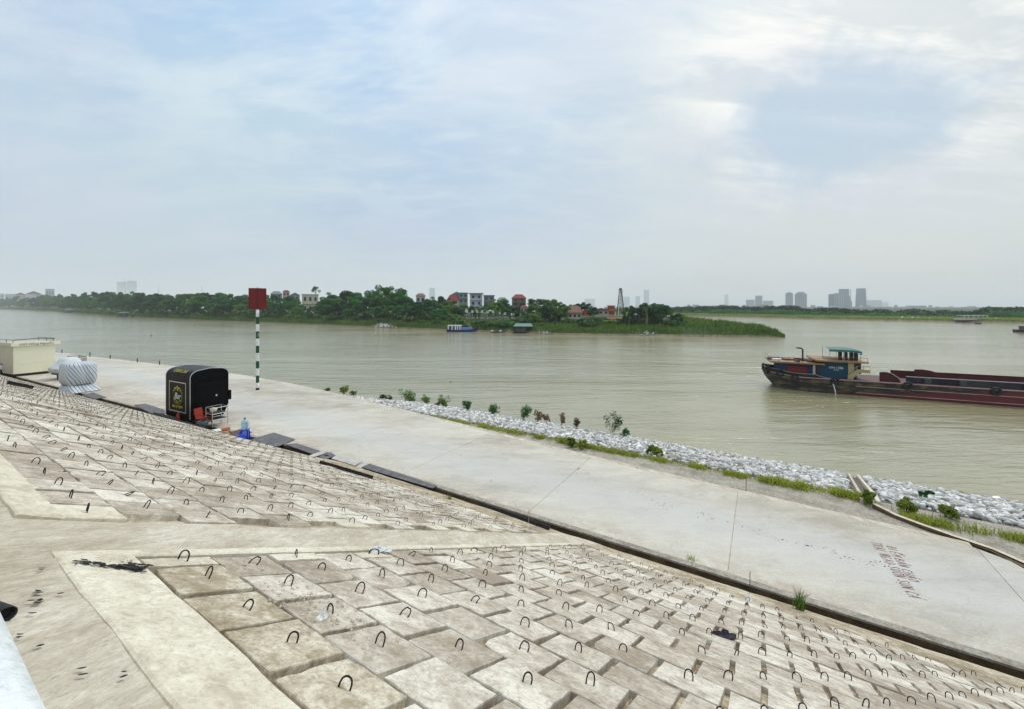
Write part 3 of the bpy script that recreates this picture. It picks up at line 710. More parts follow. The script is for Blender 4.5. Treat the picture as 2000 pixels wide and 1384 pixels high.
# grass verge along the top of the rubble
def blades(name, pts, hgt, wid, mt, lean=.35, n_each=1):
    """pts: (x,y,z,scale) rows; two-triangle bent blades"""
    P = np.repeat(pts, n_each, 0); N = len(P)
    th = rng.uniform(0, 2 * np.pi, N); s = P[:, 3] * rng.uniform(.55, 1.25, N)
    hx = np.cos(th); hy = np.sin(th); l = rng.normal(0, lean, (N, 2))
    w_ = wid * s; h_ = hgt * s
    b0 = P[:, :3] + np.stack([-hx * w_ / 2, -hy * w_ / 2, -.02 * h_], 1); b1 = P[:, :3] + np.stack([hx * w_ / 2, hy * w_ / 2, -.02 * h_], 1)
    md = P[:, :3] + np.stack([l[:, 0] * h_ * .35, l[:, 1] * h_ * .35, h_ * .6], 1)
    m0 = md - np.stack([hx * w_ * .38, hy * w_ * .38, h_ * 0], 1); m1 = md + np.stack([hx * w_ * .38, hy * w_ * .38, h_ * 0], 1)
    tp = P[:, :3] + np.stack([l[:, 0] * h_, l[:, 1] * h_, h_ * (1 - .3 * np.hypot(l[:, 0], l[:, 1]))], 1)
    V = np.stack([b0, b1, m1, m0, tp + np.stack([hx * w_ * .05, hy * w_ * .05, 0 * h_], 1), tp], 1).reshape(-1, 3)
    i = np.arange(N)[:, None] * 6
    Q = np.concatenate([i + np.array([0, 1, 2, 3]), i + np.array([3, 2, 4, 5])], 1).reshape(-1, 4)
    return npmesh(name, V, Q, mt)
def verge():
    rows = []
    for _ in range(26000):
        a = rng.uniform(-16, 15); dens = .12 + .88 * (mnoise.noise(Vector((a * .9, 0, 3))) > -.08)
        if a < -10 and rng.random() < .6: continue
        if rng.random() > dens or 2.9 < a < 3.5: continue
        p = rng.normal(17.0 if a < 2.9 else 16.1, .15)
        big = 1 + 1.0 * max(0, mnoise.noise(Vector((a * 1.1, 7, 1)))) + (.5 if 1.0 < a < 2.8 else 0)
        v = AP(a, p, bank_z(p) - .01); rows.append((v.x, v.y, v.z, big))
    return np.array(rows)
go = D.objects.new('verge_grass', blades('verge_grass', verge(), .17, .018, M_verge, .5)); link(go)
tag(go, 'green and yellow grass strip between the gravel and the rubble', 'grass', kind='stuff')

rows = []
for _ in range(900):
    a = rng.uniform(-14, 14); v = AP(a, rng.normal(17.35 if a < 2.9 else 16.5, .28), 0); v.z = bank_z(17.3) - .05
    if mnoise.noise(Vector((a * .6, 3, 9))) > -.1: rows.append((v.x, v.y, v.z, 1))
go = D.objects.new('dry_stalks', blades('dry_stalks', np.array(rows), .42, .010, M_dry, .3)); link(go); tag(go, 'thin dry brown stalks standing in the grass strip', 'dry weeds', kind='stuff')

# chute through the rubble and the dark kerbed gutter
ch = MB()
def chute_side(da, w_):
    pts = []
    for i in range(13):
        p = 16.6 + 12.9 * i / 12; a = 2.86 + (p - 16.4) * .117 + da
        pts.append((a, p, bank_z(p) + .16))
    rings = [[AP(a - w_ / 2, p, z - .4), AP(a - w_ / 2, p, z), AP(a + w_ / 2, p, z), AP(a + w_ / 2, p, z - .4)] for a, p, z in pts]
    ch.loft(rings, cap=True)
chute_root = empty('drain_chute', AP(2.9, 16.5, ZR - .2), 'concrete drain chute with two curbs running down through the rubble to the river', 'drain')
chute_root.location = (0, 0, 0)
ch = MB(); chute_side(.20, .11); ch.build('curb', M_patch, chute_root)
ch = MB(); chute_side(-.20, .09); ch.build('curb', M_crest, chute_root)
ch = MB(); ch.loft([[AP(2.86 + (p - 16.4) * .117 - .16, p, bank_z(p) - .02), AP(2.86 + (p - 16.4) * .117 + .16, p, bank_z(p) - .02)] for p in np.linspace(16.4, 29.5, 12)], closed=False); ch.build('channel_floor', M_drain, chute_root)
gut = [(2.9, 16.4), (3.3, 15.85), (3.8, 15.5), (4.3, 15.2), (4.9, 14.9), (5.35, 14.4), (5.75, 13.6), (6.5, 12.4), (7.6, 11.0)]
gu = MB()
for d0, d1, z0, z1, mi in ((.0, .10, .01, .01, 0), (.0, .0, .01, -.25, 1), (.0, -.07, -.06, -.06, 1)):
    pass
def gline(d):
    out = []
    for i, (a, p) in enumerate(gut):
        a0, p0 = gut[max(0, i - 1)]; a1, p1 = gut[min(len(gut) - 1, i + 1)]
        tx, ty = a1 - a0, p1 - p0; l = math.hypot(tx, ty); nx, ny = -ty / l, tx / l
        out.append((a + nx * d, p + ny * d))
    return out
wid = [.03, .03, .035, .04, .06, .16, .26, .3, .3]
L0 = gline(0)
inner = [AP(a, p, ZR - .10) for a, p in L0]
rights = []
for i, (a, p) in enumerate(gut):
    q_ = gline(-wid[i])[i]; rights.append(q_)
g_l = gline(0.0)
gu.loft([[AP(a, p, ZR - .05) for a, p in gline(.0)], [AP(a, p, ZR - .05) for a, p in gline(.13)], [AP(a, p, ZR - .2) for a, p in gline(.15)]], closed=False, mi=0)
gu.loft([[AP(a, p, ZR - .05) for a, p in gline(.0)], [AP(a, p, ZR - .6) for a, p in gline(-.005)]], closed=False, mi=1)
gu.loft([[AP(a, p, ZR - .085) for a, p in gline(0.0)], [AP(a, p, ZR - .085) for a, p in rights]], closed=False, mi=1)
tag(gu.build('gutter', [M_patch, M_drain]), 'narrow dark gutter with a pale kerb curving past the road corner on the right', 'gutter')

# muddy tyre flecks trailing along the road
mk = MB(); rm = random.Random(21)
trail = [(1120, 918), (1180, 938), (1240, 963), (1300, 985), (1370, 1003), (1440, 1022), (1510, 1047), (1580, 1063), (1650, 1083), (1700, 1098), (1760, 1112)]
for (x0, y0), (x1, y1) in zip(trail, trail[1:]):
    for _ in range(18):
        u = rm.random(); P = gp(x0 + (x1 - x0) * u + rm.gauss(0, 3), y0 + (y1 - y0) * u + rm.gauss(0, 4), ZR + .004)
        s = rm.choice((.005, .007, .010, .018)); n = 7
        mk.add([(P.x + math.cos(6.28 * k / n) * s * rm.uniform(.5, 1.6), P.y + math.sin(6.28 * k / n) * s * rm.uniform(.4, 1), ZR + .004) for k in range(n)], [tuple(range(n))])
for (x, y) in ((870, 785), (1245, 912), (1130, 914), (552, 842), (900, 887), (960, 938), (1010, 850)):
    P = gp(x, y, ZR + .004); mk.add([(P.x + math.cos(6.28 * k / 6) * .03 * rm.uniform(.5, 1.6), P.y + math.sin(6.28 * k / 6) * .03, ZR + .004) for k in range(6)], [tuple(range(6))])
mk.build('mud_flecks', M_soot, road)

# red writing chalked on the road
GL = {'Đ': [[(0, 0), (0, 1), (.35, .95), (.55, .6), (.5, .2), (.25, 0), (0, 0)], [(-.12, .52), (.25, .52)]], 'I': [[(.1, 0), (.1, 1)]],
 'Ể': [[(.55, 0), (0, 0), (0, 1), (.5, 1)], [(0, .52), (.4, .52)], [(.05, 1.12), (.25, 1.32), (.45, 1.12)], [(.5, 1.3), (.62, 1.42), (.5, 1.5)]],
 'M': [[(0, 0), (.08, 1), (.32, .35), (.56, 1), (.64, 0)]], 'B': [[(0, 0), (0, 1), (.38, .92), (.4, .62), (0, .52), (.48, .45), (.5, .1), (0, 0)]],
 'Á': [[(0, 0), (.28, 1), (.56, 0)], [(.1, .38), (.46, .38)], [(.3, 1.15), (.5, 1.4)]], 'A': [[(0, 0), (.28, 1), (.56, 0)], [(.1, .38), (.46, .38)]],
 'N': [[(0, 0), (0, 1), (.5, 0), (.5, 1)]], 'C': [[(.52, .85), (.3, 1), (.06, .75), (.02, .3), (.2, 0), (.5, .12)]],
 'H': [[(0, 0), (0, 1)], [(.5, 0), (.5, 1)], [(0, .5), (.5, .5)]], 'O': [[(.28, 0), (.03, .3), (.05, .75), (.3, 1), (.55, .7), (.52, .25), (.28, 0)]],
 'T': [[(.27, 0), (.27, 1)], [(-.05, 1), (.6, 1)]], 'R': [[(0, 0), (0, 1), (.45, .88), (.42, .58), (0, .48), (.5, 0)]],
 'G': [[(.52, .85), (.3, 1), (.06, .75), (.02, .3), (.2, 0), (.5, .1), (.5, .45), (.3, .45)]],
 'S': [[(.5, .88), (.25, 1), (.05, .78), (.25, .52), (.48, .3), (.3, .02), (0, .12)]],
 'Ư': [[(0, 1), (.04, .2), (.25, 0), (.46, .2), (.5, 1), (.64, 1.15)]], 'Ụ': [[(0, 1), (.04, .2), (.25, 0), (.46, .2), (.5, 1)], [(.22, -.2), (.28, -.24)]],
 'Ờ': [[(.28, 0), (.03, .3), (.05, .75), (.3, 1), (.55, .7), (.52, .25), (.28, 0)], [(.5, .88), (.66, 1.1)], [(.1, 1.35), (.28, 1.15)]]}
def chalk(text, P0, P1, hgt, seed):
    m = MB(); rr = random.Random(seed); dv = (P1 - P0); Lr = dv.length; ex = dv.normalized(); ey = Vector((-ex.y, ex.x, 0))
    if ey.x < 0: ey = -ey
    adv = sum(.78 if c != ' ' else .45 for c in text); k = Lr / adv; x = 0
    for c in text:
        if c == ' ': x += .45 * k; continue
        j = rr.uniform(-.05, .05) * hgt
        for st in GL[c]:
            pts = [P0 + ex * (x + u * k * .92) + ey * (v * hgt + j) + Vector((0, 0, .005)) for u, v in st]
            for p_, q_ in zip(pts, pts[1:]):
                d_ = (q_ - p_).normalized(); n_ = Vector((-d_.y, d_.x, 0)) * .0055 * rr.uniform(.7, 1.3)
                m.add([p_ - n_ - d_ * .006, q_ - n_ + d_ * .006, q_ + n_ + d_ * .006, p_ + n_ - d_ * .006], [(0, 1, 2, 3)])
        x += .78 * k
    return m
wr = empty('road_writing', gp(1740, 1110, ZR), 'red handwritten Vietnamese words chalked in two lines on the pale road', 'writing'); wr.location = (0, 0, 0)
chalk('TRAI NGAO SƯỜN SỤN CÁ', gp(1701, 1057, ZR), gp(1777, 1166, ZR), .20, 1).build('writing_line', M_redwrite, wr)
chalk('ĐIỂM BÁN CHÁO', gp(1731, 1065, ZR), gp(1776, 1134, ZR), .175, 2).build('writing_line', M_redwrite, wr)

# loose boards bridging the drain
def plate(pix, z, th, mt, label, cat='board', group='boards laid across the drain', name='drain_board', wob=.01):
    rr = random.Random(int(pix[0][0])); m = MB()
    pts = [gp(x, y, z) + Vector((0, 0, rr.uniform(-wob, wob))) for x, y in pix]; n = len(pts)
    top = pts; bot = [p - Vector((0, 0, th)) for p in pts]
    m.add(top + bot, [tuple(range(n)), tuple(range(2 * n - 1, n - 1, -1))] + [(n + k, n + (k + 1) % n, (k + 1) % n, k) for k in range(n)])
    o = m.build(name, mt); tag(o, label, cat, group); return o
zb = ZR + .05
plate([(485, 858), (535, 843.5), (576, 856), (546, 869), (520, 873)], zb, .03, M_grate, 'large grey board on the drain beside the blue stool')
plate([(558, 867), (580, 864.5), (628, 880), (613, 886)], zb, .03, M_grate, 'dark ribbed board on the drain just right of the large grey board')
plate([(600, 890), (632, 878), (641, 881), (611, 892)], zb + .04, .03, M_paleboard, 'narrow pale plank lying across the dark drain boards', name='drain_plank')
hole = plate([(620, 889), (645, 881.5), (656, 888), (637, 895.5)], zb, .02, M_grate, 'small dark grey sheet with a round hole beside the pale plank')
P = gp(638, 888, zb + .012); MB().add([(P.x + math.cos(6.28 * k / 10) * .09, P.y + math.sin(6.28 * k / 10) * .06, P.z) for k in range(10)], [tuple(range(10))]).build('hole', M_soot, hole)
plate([(647, 894), (657, 888), (708, 900), (692, 907)], zb + .02, .05, M_paleboard, 'pale rectangular board on the drain with a dark edge')
plate([(690, 913), (708, 902), (722, 903.5), (703, 918)], zb - .03, .02, M_paleboard, 'broken piece of pale board beside the long dark sheet')
plate([(706, 911), (722, 904.5), (854, 947), (845, 952.5)], zb, .015, M_grate, 'long dark sheet covering the drain before it opens')
plate([(160, 770), (182, 765), (208, 774), (186, 777.5)], zb, .02, M_grate, 'small grey sheet on the drain under the striped cover')
plate([(262, 789), (284, 787), (322, 799), (322, 806), (296, 806)], zb, .02, M_grate, 'grey green sheet on the drain left of the black trailer')
plate([(430, 848), (470, 836), (492, 842), (470, 852)], zb - .02, .02, M_rust, 'brown sheet on the ground between the black trailer and the blue stool')
plate([(404, 839.5), (428, 835), (436, 838.5), (415, 843)], zb + .05, .02, M_white, 'small white board at the foot of the metal rack')
def plank(p0, p1, w_, hh, label):
    (a0, b0), (a1, b1) = inv_sp(*p0), inv_sp(*p1); A_ = SP(a0, b0, .03); B_ = SP(a1, b1, .03)
    m = MB(); m.loft([[p_ + SB * (-w_ / 2) + SN * -.03, p_ + SB * (w_ / 2) + SN * -.03, p_ + SB * (w_ / 2) + SN * hh, p_ + SB * (-w_ / 2) + SN * hh] for p_ in (A_, A_.lerp(B_, .5) + SN * .004, B_)], cap=True)
    tag(m.build('timber_plank', M_wood_black), label, 'plank')
plank((625, 904), (726, 934), .07, .05, 'black timber plank lying on the blocks below the pale boards')
plank((944, 988), (1072, 1034), .08, .05, 'long black timber plank lying along the open drain')
plank((20, 750), (56, 757), .16, .06, 'short black plank on the far blocks near the kiosk')
# thin stakes
def stake(px, yb, h_, r_, z, mt, label, group=None, name='steel_stake', pos=None):
    P = pos if pos is not None else gp(px, yb, z); m = MB(); m.tube([P - Vector((0, 0, .1)), P + Vector((.01, 0, h_))], r_, 6)
    tag(m.build(name, mt), label, 'stake', group)
a_, b_ = inv_sp(1464, 1157); stake(0, 0, .40, .006, 0, M_steel, 'thin steel stake standing by the white plastic bag', pos=SP(a_, b_))
a_, b_ = inv_sp(1032, 1021); stake(0, 0, .36, .005, 0, M_silver, 'thin pale stake standing by the long black plank', pos=SP(a_, b_))
stake(1457, 955, .35, .012, ZR - .1, M_palebark, 'small pale stake at the edge of the gravel')
posts = [(121, 689.5, 'first small steel post on the quay edge, beside the kiosk'), (175.5, 695.5, 'small steel post on the quay edge above the metal table frame'), (215, 699, 'small steel post on the quay edge, right of the striped cover'), (268, 706, 'small steel post on the quay edge between striped cover and trailer'), (311.5, 711, 'small steel post on the quay edge just left of the black trailer')]
for x, y, lb in posts: stake(x, y, .42, .045, ZR, M_steel, lb, 'posts along the quay edge', 'quay_post')
# grass tufts
def tuft(P, n, hgt, label, mt=M_reed, spread=.05, name='grass_tuft', lean=.28):
    rows = np.array([(P.x + rng.normal(0, spread), P.y + rng.normal(0, spread), P.z, 1) for _ in range(n)])
    o = D.objects.new(name, blades(name, rows, hgt, .012, mt, lean)); link(o); tag(o, label, 'grass tuft')
a_, b_ = inv_sp(1562, 1190); tuft(SP(a_, b_), 80, .34, 'tall green grass tuft growing at the drain edge', spread=.035)
tuft(gp(1350, 1100, ZR - .1), 60, .2, 'low green tuft inside the drain near the road joint', spread=.05)
a_, b_ = inv_sp(876, 974); tuft(SP(a_, b_), 40, .14, 'small grass tuft at the lip of the drain by its uncovered end')
# litter
def cloth(P, n_, sx, sy, sz, mt, label, cat, name, seed):
    r = random.Random(seed); m = MB(); N = 14; rings = []
    for j in range(7):
        u = j / 6; ring = []
        for k in range(N):
            th = 2 * math.pi * k / N; q = (1 - u) ** .6 * (1 + r.uniform(-.3, .3))
            ring.append(P + Vector((math.cos(th) * sx * q, math.sin(th) * sy * q, 0)) + n_ * (sz * u * (1 + r.uniform(-.6, .6)) + .004))
        rings.append(ring)
    m.loft(rings, cap=True); tag(m.build(name, mt), label, cat)
a_, b_ = inv_sp(1412, 1244); cloth(SP(a_, b_), SN, .13, .05, .05, mat('black_cloth', (.03, .025, .035), .8, var=.5, nscale=20), 'crumpled black and grey cloth rag lying on the blocks', 'rag', 'cloth_rag', 3)
a_, b_ = inv_sp(1462, 1170); cloth(SP(a_, b_), SN, .045, .04, .05, M_white, 'small white plastic bag lying beside the thin steel stake', 'bag', 'plastic_bag', 4)
a_, b_ = inv_sp(1343, 1193); cloth(SP(a_, b_), SN, .025, .022, .035, M_white, 'tiny white plastic scrap caught under a lifting loop', 'scrap', 'plastic_scrap', 5)
a_, b_ = inv_sp(735, 1074); cloth(SP(a_, b_), SN, .13, .05, .02, mat('clear_film', (.62, .63, .64), .3, var=.2, nscale=20), 'crumpled clear plastic film on the pale blocks by the seam', 'film', 'plastic_film', 6)
a_, b_ = inv_sp(655, 1293 - 54); cloth(SP(-2.03, 1.93), SN, .03, .022, .03, M_white, 'white lump of stone in the joint of the near blocks', 'stone', 'white_stone', 7)

# ------------------------------------------------------------------ daymark on its striped pole
P = gp(503, 760, ZR); pole = empty('navigation_mark', P, 'red square board on a tall green and white striped pole at the road edge', 'navigation sign')
nb = 11; top = 7.35; bl = 5.72 / nb
for k in range(nb):
    z1 = 5.72 - bl * k; z0 = z1 - bl
    m = MB(); m.tube([(0, 0, z0), (0, 0, z1)], .105, 18, cap=(k in (0, nb - 1)))
    o = m.build('pole_band', M_white if k % 2 == 0 else M_green, pole, smooth=False); o['label'] = ('white' if k % 2 == 0 else 'green') + ' painted band of the pole'
    for f in o.data.polygons: f.use_smooth = len(f.vertices) == 4
m = MB(); m.tube([(0, 0, -.02), (0, 0, .14)], .115, 18); m.build('pole_foot', mat('dark_foot', (.02, .018, .012), .9), pole)  # dark collar round the foot of the pole
m = MB(); m.tube([(0, 0, 5.70), (0, 0, top + .02)], .06, 10); m.build('pole_top', M_white, pole)
va = math.atan2(P.x, P.y)                                    # panels face the river fairway and the camera side
Mx = Matrix.Rotation(-va, 4, 'Z')
for sgn in (-1, 1):
    m = MB(); M2 = Mx @ Matrix.Rotation(sgn * R(24), 4, 'Z')
    m.box((sgn * .27, -.09, 6.52), (.56, .03, 1.5), M=M2 @ Matrix.Translation((0, 0, 0)))
    m.box((sgn * .54, -.085, 6.52), (.025, .05, 1.54), M=M2); m.box((sgn * .27, -.085, 7.27), (.56, .05, .025), M=M2); m.box((sgn * .27, -.085, 5.77), (.56, .05, .025), M=M2); m.box((sgn * .27, -.108, 6.52), (.54, .012, .02), M=M2)
    o = m.build('sign_panel', M_red, pole)
m = MB(); m.box((0, -.12, 6.52), (.07, .05, 1.54), M=Mx); m.build('sign_spine', mat('dark_red', (.07, .004, .004), .5), pole)
text_obj('pole_digit', '2', .3, Mx @ Matrix.Translation((.035, -.108, 5.72 - 3.5 * bl)) @ Matrix.Rotation(R(90), 4, 'X'), M_white, pole, ext=.004, sx=.6)

# ------------------------------------------------------------------ kiosk
K0 = gp(26, 735, ZR); ku = Vector((.40, .917, 0)); kv = Vector((-.917, .40, 0))
kz = math.atan2(ku.y, ku.x)
ki = empty('kiosk', K0, 'cream sheet metal kiosk with a lettered fascia at the left edge', 'kiosk', rz=kz)
LK, WK, HK = 2.5, 3.6, 2.72                                # local x = ku, local y = kv
m = MB(); m.box((LK / 2, WK / 2, .22 + (HK - .22) / 2), (LK, WK, HK - .22), bev=.012)
m.box((LK / 2, -.006, 1.08), (LK - .1, .008, .014)); m.build('wall', M_cream, ki)
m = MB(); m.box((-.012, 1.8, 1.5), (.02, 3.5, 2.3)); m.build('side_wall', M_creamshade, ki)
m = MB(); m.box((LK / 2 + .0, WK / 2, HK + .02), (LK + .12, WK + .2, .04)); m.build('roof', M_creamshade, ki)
fa = MB(); fa.box((LK / 2 + .08, -.10, HK - .06), (LK + .46, .06, .30), bev=.008); fao = fa.build('fascia', M_cream, ki)
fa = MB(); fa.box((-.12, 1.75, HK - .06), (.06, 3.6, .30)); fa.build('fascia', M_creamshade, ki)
text_obj('lettering', 'GIÒ Hồng Nguyễn', .25, Matrix.Translation((LK / 2 + .08, -.135, HK - .07)) @ Matrix.Rotation(R(90), 4, 'X'), mat('grey_green_letters', (.05, .055, .04), .6), fao, sx=1.05)
m = MB()
for y in (.25, 1.6, 3.2): m.box((.05, y, HK + .19), (.03, .03, .3)); m.box((LK - .05, y, HK + .19), (.03, .03, .3))
m.tube([(.05, -.0, HK + .34), (.05, 3.5, HK + .34)], .018, 6); m.tube([(.05, .1, HK + .34), (LK * .6, .1, HK + .40), (LK, .1, HK + .30)], .03, 6); m.tube([(LK - .05, 0, HK + .34), (LK - .05, 3.5, HK + .34)], .018, 6)
m.build('roof_rail', M_steel, ki)
m = MB(); m.box((LK / 2, WK / 2, .12), (LK - .1, WK - .1, .20)); m.build('gap_shade', M_blackmat, ki)  # black box standing in for the shaded gap beneath the kiosk
# small white cart left of the kiosk
wc = empty('food_cart', gp(4, 731, ZR), 'low white box cart with a black lid at the far left edge', 'cart', rz=kz)
m = MB(); m.box((.2, .5, .72), (.6, 1.6, .42), bev=.02); m.build('body', M_white, wc)
m = MB(); m.box((.2, .5, .98), (.68, 1.7, .05)); m.box((.2, .5, 1.03), (.4, 1.2, .06)); m.build('lid', M_blackmat, wc)
m = MB(); m.box((.2, .5, .28), (.56, 1.5, .42)); m.build('underframe', M_blackmat, wc)

# ------------------------------------------------------------------ white covered cart and its wheel
P = gp(107, 741, ZR); cc = empty('covered_vehicle', P, 'small vehicle under a pale grey cover with one dark wheel showing, beside the kiosk', 'vehicle', rz=kz)
def drape(m, prof, N=40, seed=1, ruf=.02, pw=3.2, mi=0, wob=.02):
    """prof: list of (z, half x, half y, cx, cy)"""
    rings = []
    for j, (z, hx, hy, cx_, cy_) in enumerate(prof):
        ring = []
        for k in range(N):
            th = 2 * math.pi * k / N; c_, s_ = math.cos(th), math.sin(th)
            rr = (abs(c_) ** pw + abs(s_) ** pw) ** (-1 / pw)
            q = 1 + ruf * (1 if j < 3 else .3) * math.sin(th * 9 + j * .7 + seed) + wob * mnoise.noise(Vector((c_ * 2 + seed, s_ * 2, z * 1.5)))
            ring.append(Vector((cx_ + c_ * rr * hx * q, cy_ + s_ * rr * hy * q, z + .02 * mnoise.noise(Vector((c_ * 3, s_ * 3, seed + j))))))
        rings.append(ring)
    m.loft(rings, cap=True, mi=mi)
m = MB(); drape(m, [(.55, .80, 1.0, .8, .3), (.62, .86, 1.05, .8, .3), (.8, .86, 1.05, .8, .3), (.84, .88, 1.08, .8, .3), (.92, .88, 1.08, .8, .3), (1.0, .80, 1.0, .82, .32), (1.3, .62, .85, .95, .35), (1.55, .5, .72, 1.0, .38), (1.72, .36, .5, 1.02, .4)], seed=3, wob=.04, ruf=.02, pw=5)
m.build('cover', M_cover, cc, smooth=True)
m = MB()
def wheel(m, c, r_, w_, axis='y', n=20):
    d = Vector((0, 1, 0)) if axis == 'y' else Vector((1, 0, 0)); u = Vector((0, 0, 1)); v = d.cross(u)
    m.loft([[Vector(c) + d * o_ + (u * math.cos(6.2832 * k / n) + v * math.sin(6.2832 * k / n)) * q for k in range(n)] for o_, q in ((-w_ / 2, r_ * .6), (-w_ / 2, r_ * .92), (-w_ / 4, r_), (w_ / 4, r_), (w_ / 2, r_ * .92), (w_ / 2, r_ * .6))], cap=True)
wheel(m, (.12, -.55, .32), .32, .2, 'x'); m.build('wheel', M_blackmat, cc, smooth=True)
m = MB(); wheel(m, (1.45, -.55, .32), .32, .2, 'x'); m.build('wheel', M_blackmat, cc, smooth=True)
m = MB(); m.box((.8, .3, .45), (1.3, 1.6, .16)); m.build('chassis', M_blackmat, cc)

# striped tarpaulin over a cart
def stripe_mat():
    m = D.materials.new('striped_tarpaulin'); m.use_nodes = True; m.node_tree.nodes.clear(); t = NT(m.node_tree)
    bs = t.n('ShaderNodeBsdfPrincipled'); out = t.n('ShaderNodeOutputMaterial'); t.l(bs.outputs[0], out.inputs[0]); bs.inputs['Roughness'].default_value = .55
    tc = t.n('ShaderNodeTexCoord'); at_ = t.n('ShaderNodeAttribute', attribute_name='stripe'); v = at_.outputs['Fac']
    s = t.math('FRACT', t.math('MULTIPLY', v, 5.2))
    f = t.ramp(s, [(0.0, 0.0), (.60, 0.0), (.66, 1.0), (.80, 1.0), (.86, .0)])
    c = t.mix(f, (.56, .61, .65), (.10, .11, .14))
    t.l(c, bs.inputs['Base Color'])
    bp = t.n('ShaderNodeBump'); bp.inputs['Distance'].default_value = .03; t.l(t.noise(tc.outputs['Object'], 3.0, 4, .6, 1.0), bp.inputs['Height']); t.l(bp.outputs[0], bs.inputs['Normal'])
    return m
M_stripe = stripe_mat()
P = gp(153, 762, ZR); tz = math.atan2(AH3.y, AH3.x)
tp = empty('covered_cart', P, 'cart wrapped in a grey and white striped tarpaulin tied with rope on the drain edge', 'cart', rz=tz)
m = MB(); pr = [(.02, 1.10, .92, .1, 0), (.06, 1.05, .90, .05, 0), (.18, .98, .84, .02, 0), (.38, .88, .76, 0, 0), (.50, .80, .70, 0, 0), (.56, .80, .70, 0, 0), (.66, .88, .76, 0, 0), (.90, .94, .80, 0, 0), (1.4, .94, .80, 0, 0), (1.80, .92, .78, 0, 0), (1.94, .88, .75, 0, 0), (2.02, .80, .68, 0, 0), (2.05, .4, .34, 0, 0)]
drape(m, pr, N=96, seed=5, ruf=.05, wob=.03, pw=7); to_ = m.build('tarpaulin', M_stripe, tp, smooth=True)
sa = to_.data.attributes.new('stripe', 'FLOAT', 'POINT')
for i_ in range(len(m.v)):
    k_ = (i_ % 96) / 96; z_ = m.v[i_][2]; co = m.v[i_]
    f_ = (k_ + .375) % 1.0                              # the seam of the cloth falls on the far corner
    sa.data[i_].value = f_ * 6.1 + .55 * z_ + .05 * math.sin(z_ * 5 + f_ * 20)
m = MB(); m.tube([Vector((math.cos(6.2832 * k / 24) * .85 * (abs(math.cos(6.2832 * k / 24)) ** 3.2 + abs(math.sin(6.2832 * k / 24)) ** 3.2) ** (-1 / 3.2), math.sin(6.2832 * k / 24) * .74 * (abs(math.cos(6.2832 * k / 24)) ** 3.2 + abs(math.sin(6.2832 * k / 24)) ** 3.2) ** (-1 / 3.2), .53)) for k in range(25)], .018, 5); m.build('rope', M_blackmat, tp)
# metal table frame behind it
P = gp(150, 722, ZR); tf = empty('table_frame', P, 'bare metal table frame standing behind the striped cover', 'table', rz=tz)
m = MB()
for x in (-.8, .8):
    for y in (-.4, .4): MB().tube([(x, y, 0), (x, y, 1.3)], .03, 6).build('leg', M_steel, tf)
m = MB()
for a0, b0 in (((-.8, -.4), (.8, -.4)), ((.8, -.4), (.8, .4)), ((.8, .4), (-.8, .4)), ((-.8, .4), (-.8, -.4))): m.tube([(*a0, 1.3), (*b0, 1.3)], .03, 6)
m.build('top_rail', M_rust, tf)
m = MB(); m.box((0, 0, 1.0), (1.5, .7, .4)); m.build('panel', M_paleboard, tf)

# ------------------------------------------------------------------ black bar trailer
Q = gp(371, 822, H - 5.75); tr = empty('drinks_trailer', (Q.x, Q.y, ZR), 'black drinks trailer with rounded roof, silver trim and yellow bar logo', 'trailer', rz=math.atan2(AH3.y, AH3.x))
# local: x along AH3 (towards right), y along NH3 (towards the river); near corner at origin, body spans x -2.45..0, y 0..1.8
LX, WY = 2.45, 1.78
z0, zt = .25, 2.82; c_ = .42
prof = [(0.06, z0), (0, z0 + .08), (0, zt - c_)] + [(c_ - c_ * math.cos(t_), zt - c_ + c_ * .86 * math.sin(t_)) for t_ in [R(15), R(30), R(45), R(60), R(75)]] + [(c_, zt - c_ * .13), (WY / 2, zt), (WY - c_, zt - c_ * .13)] + [(WY - c_ + c_ * math.sin(t_), zt - c_ + c_ * .86 * math.cos(t_)) for t_ in [R(15), R(30), R(45), R(60), R(75)]] + [(WY, zt - c_), (WY, z0 + .55), (WY - .25, z0)]
m = MB(); m.loft([[Vector((x, y, z)) for y, z in prof] for x in (-LX, 0)], cap=True)
body = m.build('body', M_black, tr)
m = MB()
for x in (-LX, .0): m.tube([Vector((x + (.01 if x == 0 else -.01), y, z)) for y, z in prof[1:-2]], .018, 6)
m.build('trim', M_silver, tr)
m = MB(); m.box((-.004 + .02, WY / 2, 1.15), (.02, WY - .5, 1.7), bev=.004); m.box((.03, WY / 2, 2.22), (.03, WY - .5, .03)); m.build('hatch', M_black, tr)
m = MB(); m.box((.05, WY * .66, 1.35), (.04, .07, .09), bev=.01); m.build('handle', M_silver, tr)
fr = MB(); x0, x1, zA, zB = -2.05, -.38, .62, 2.12; w_ = .045
fr.box(((x0 + x1) / 2, -.015, zA), (x1 - x0, .02, w_)); fr.box(((x0 + x1) / 2, -.015, zB), (x1 - x0, .02, w_)); fr.box((x0, -.015, (zA + zB) / 2), (w_, .021, zB - zA + w_)); fr.box((x1, -.015, (zA + zB) / 2), (w_, .021, zB - zA + w_))
fro = fr.build('sign_frame', M_silver, tr)
RX = Matrix.Rotation(R(90), 4, 'X')
lg = MB(); rl = random.Random(4)
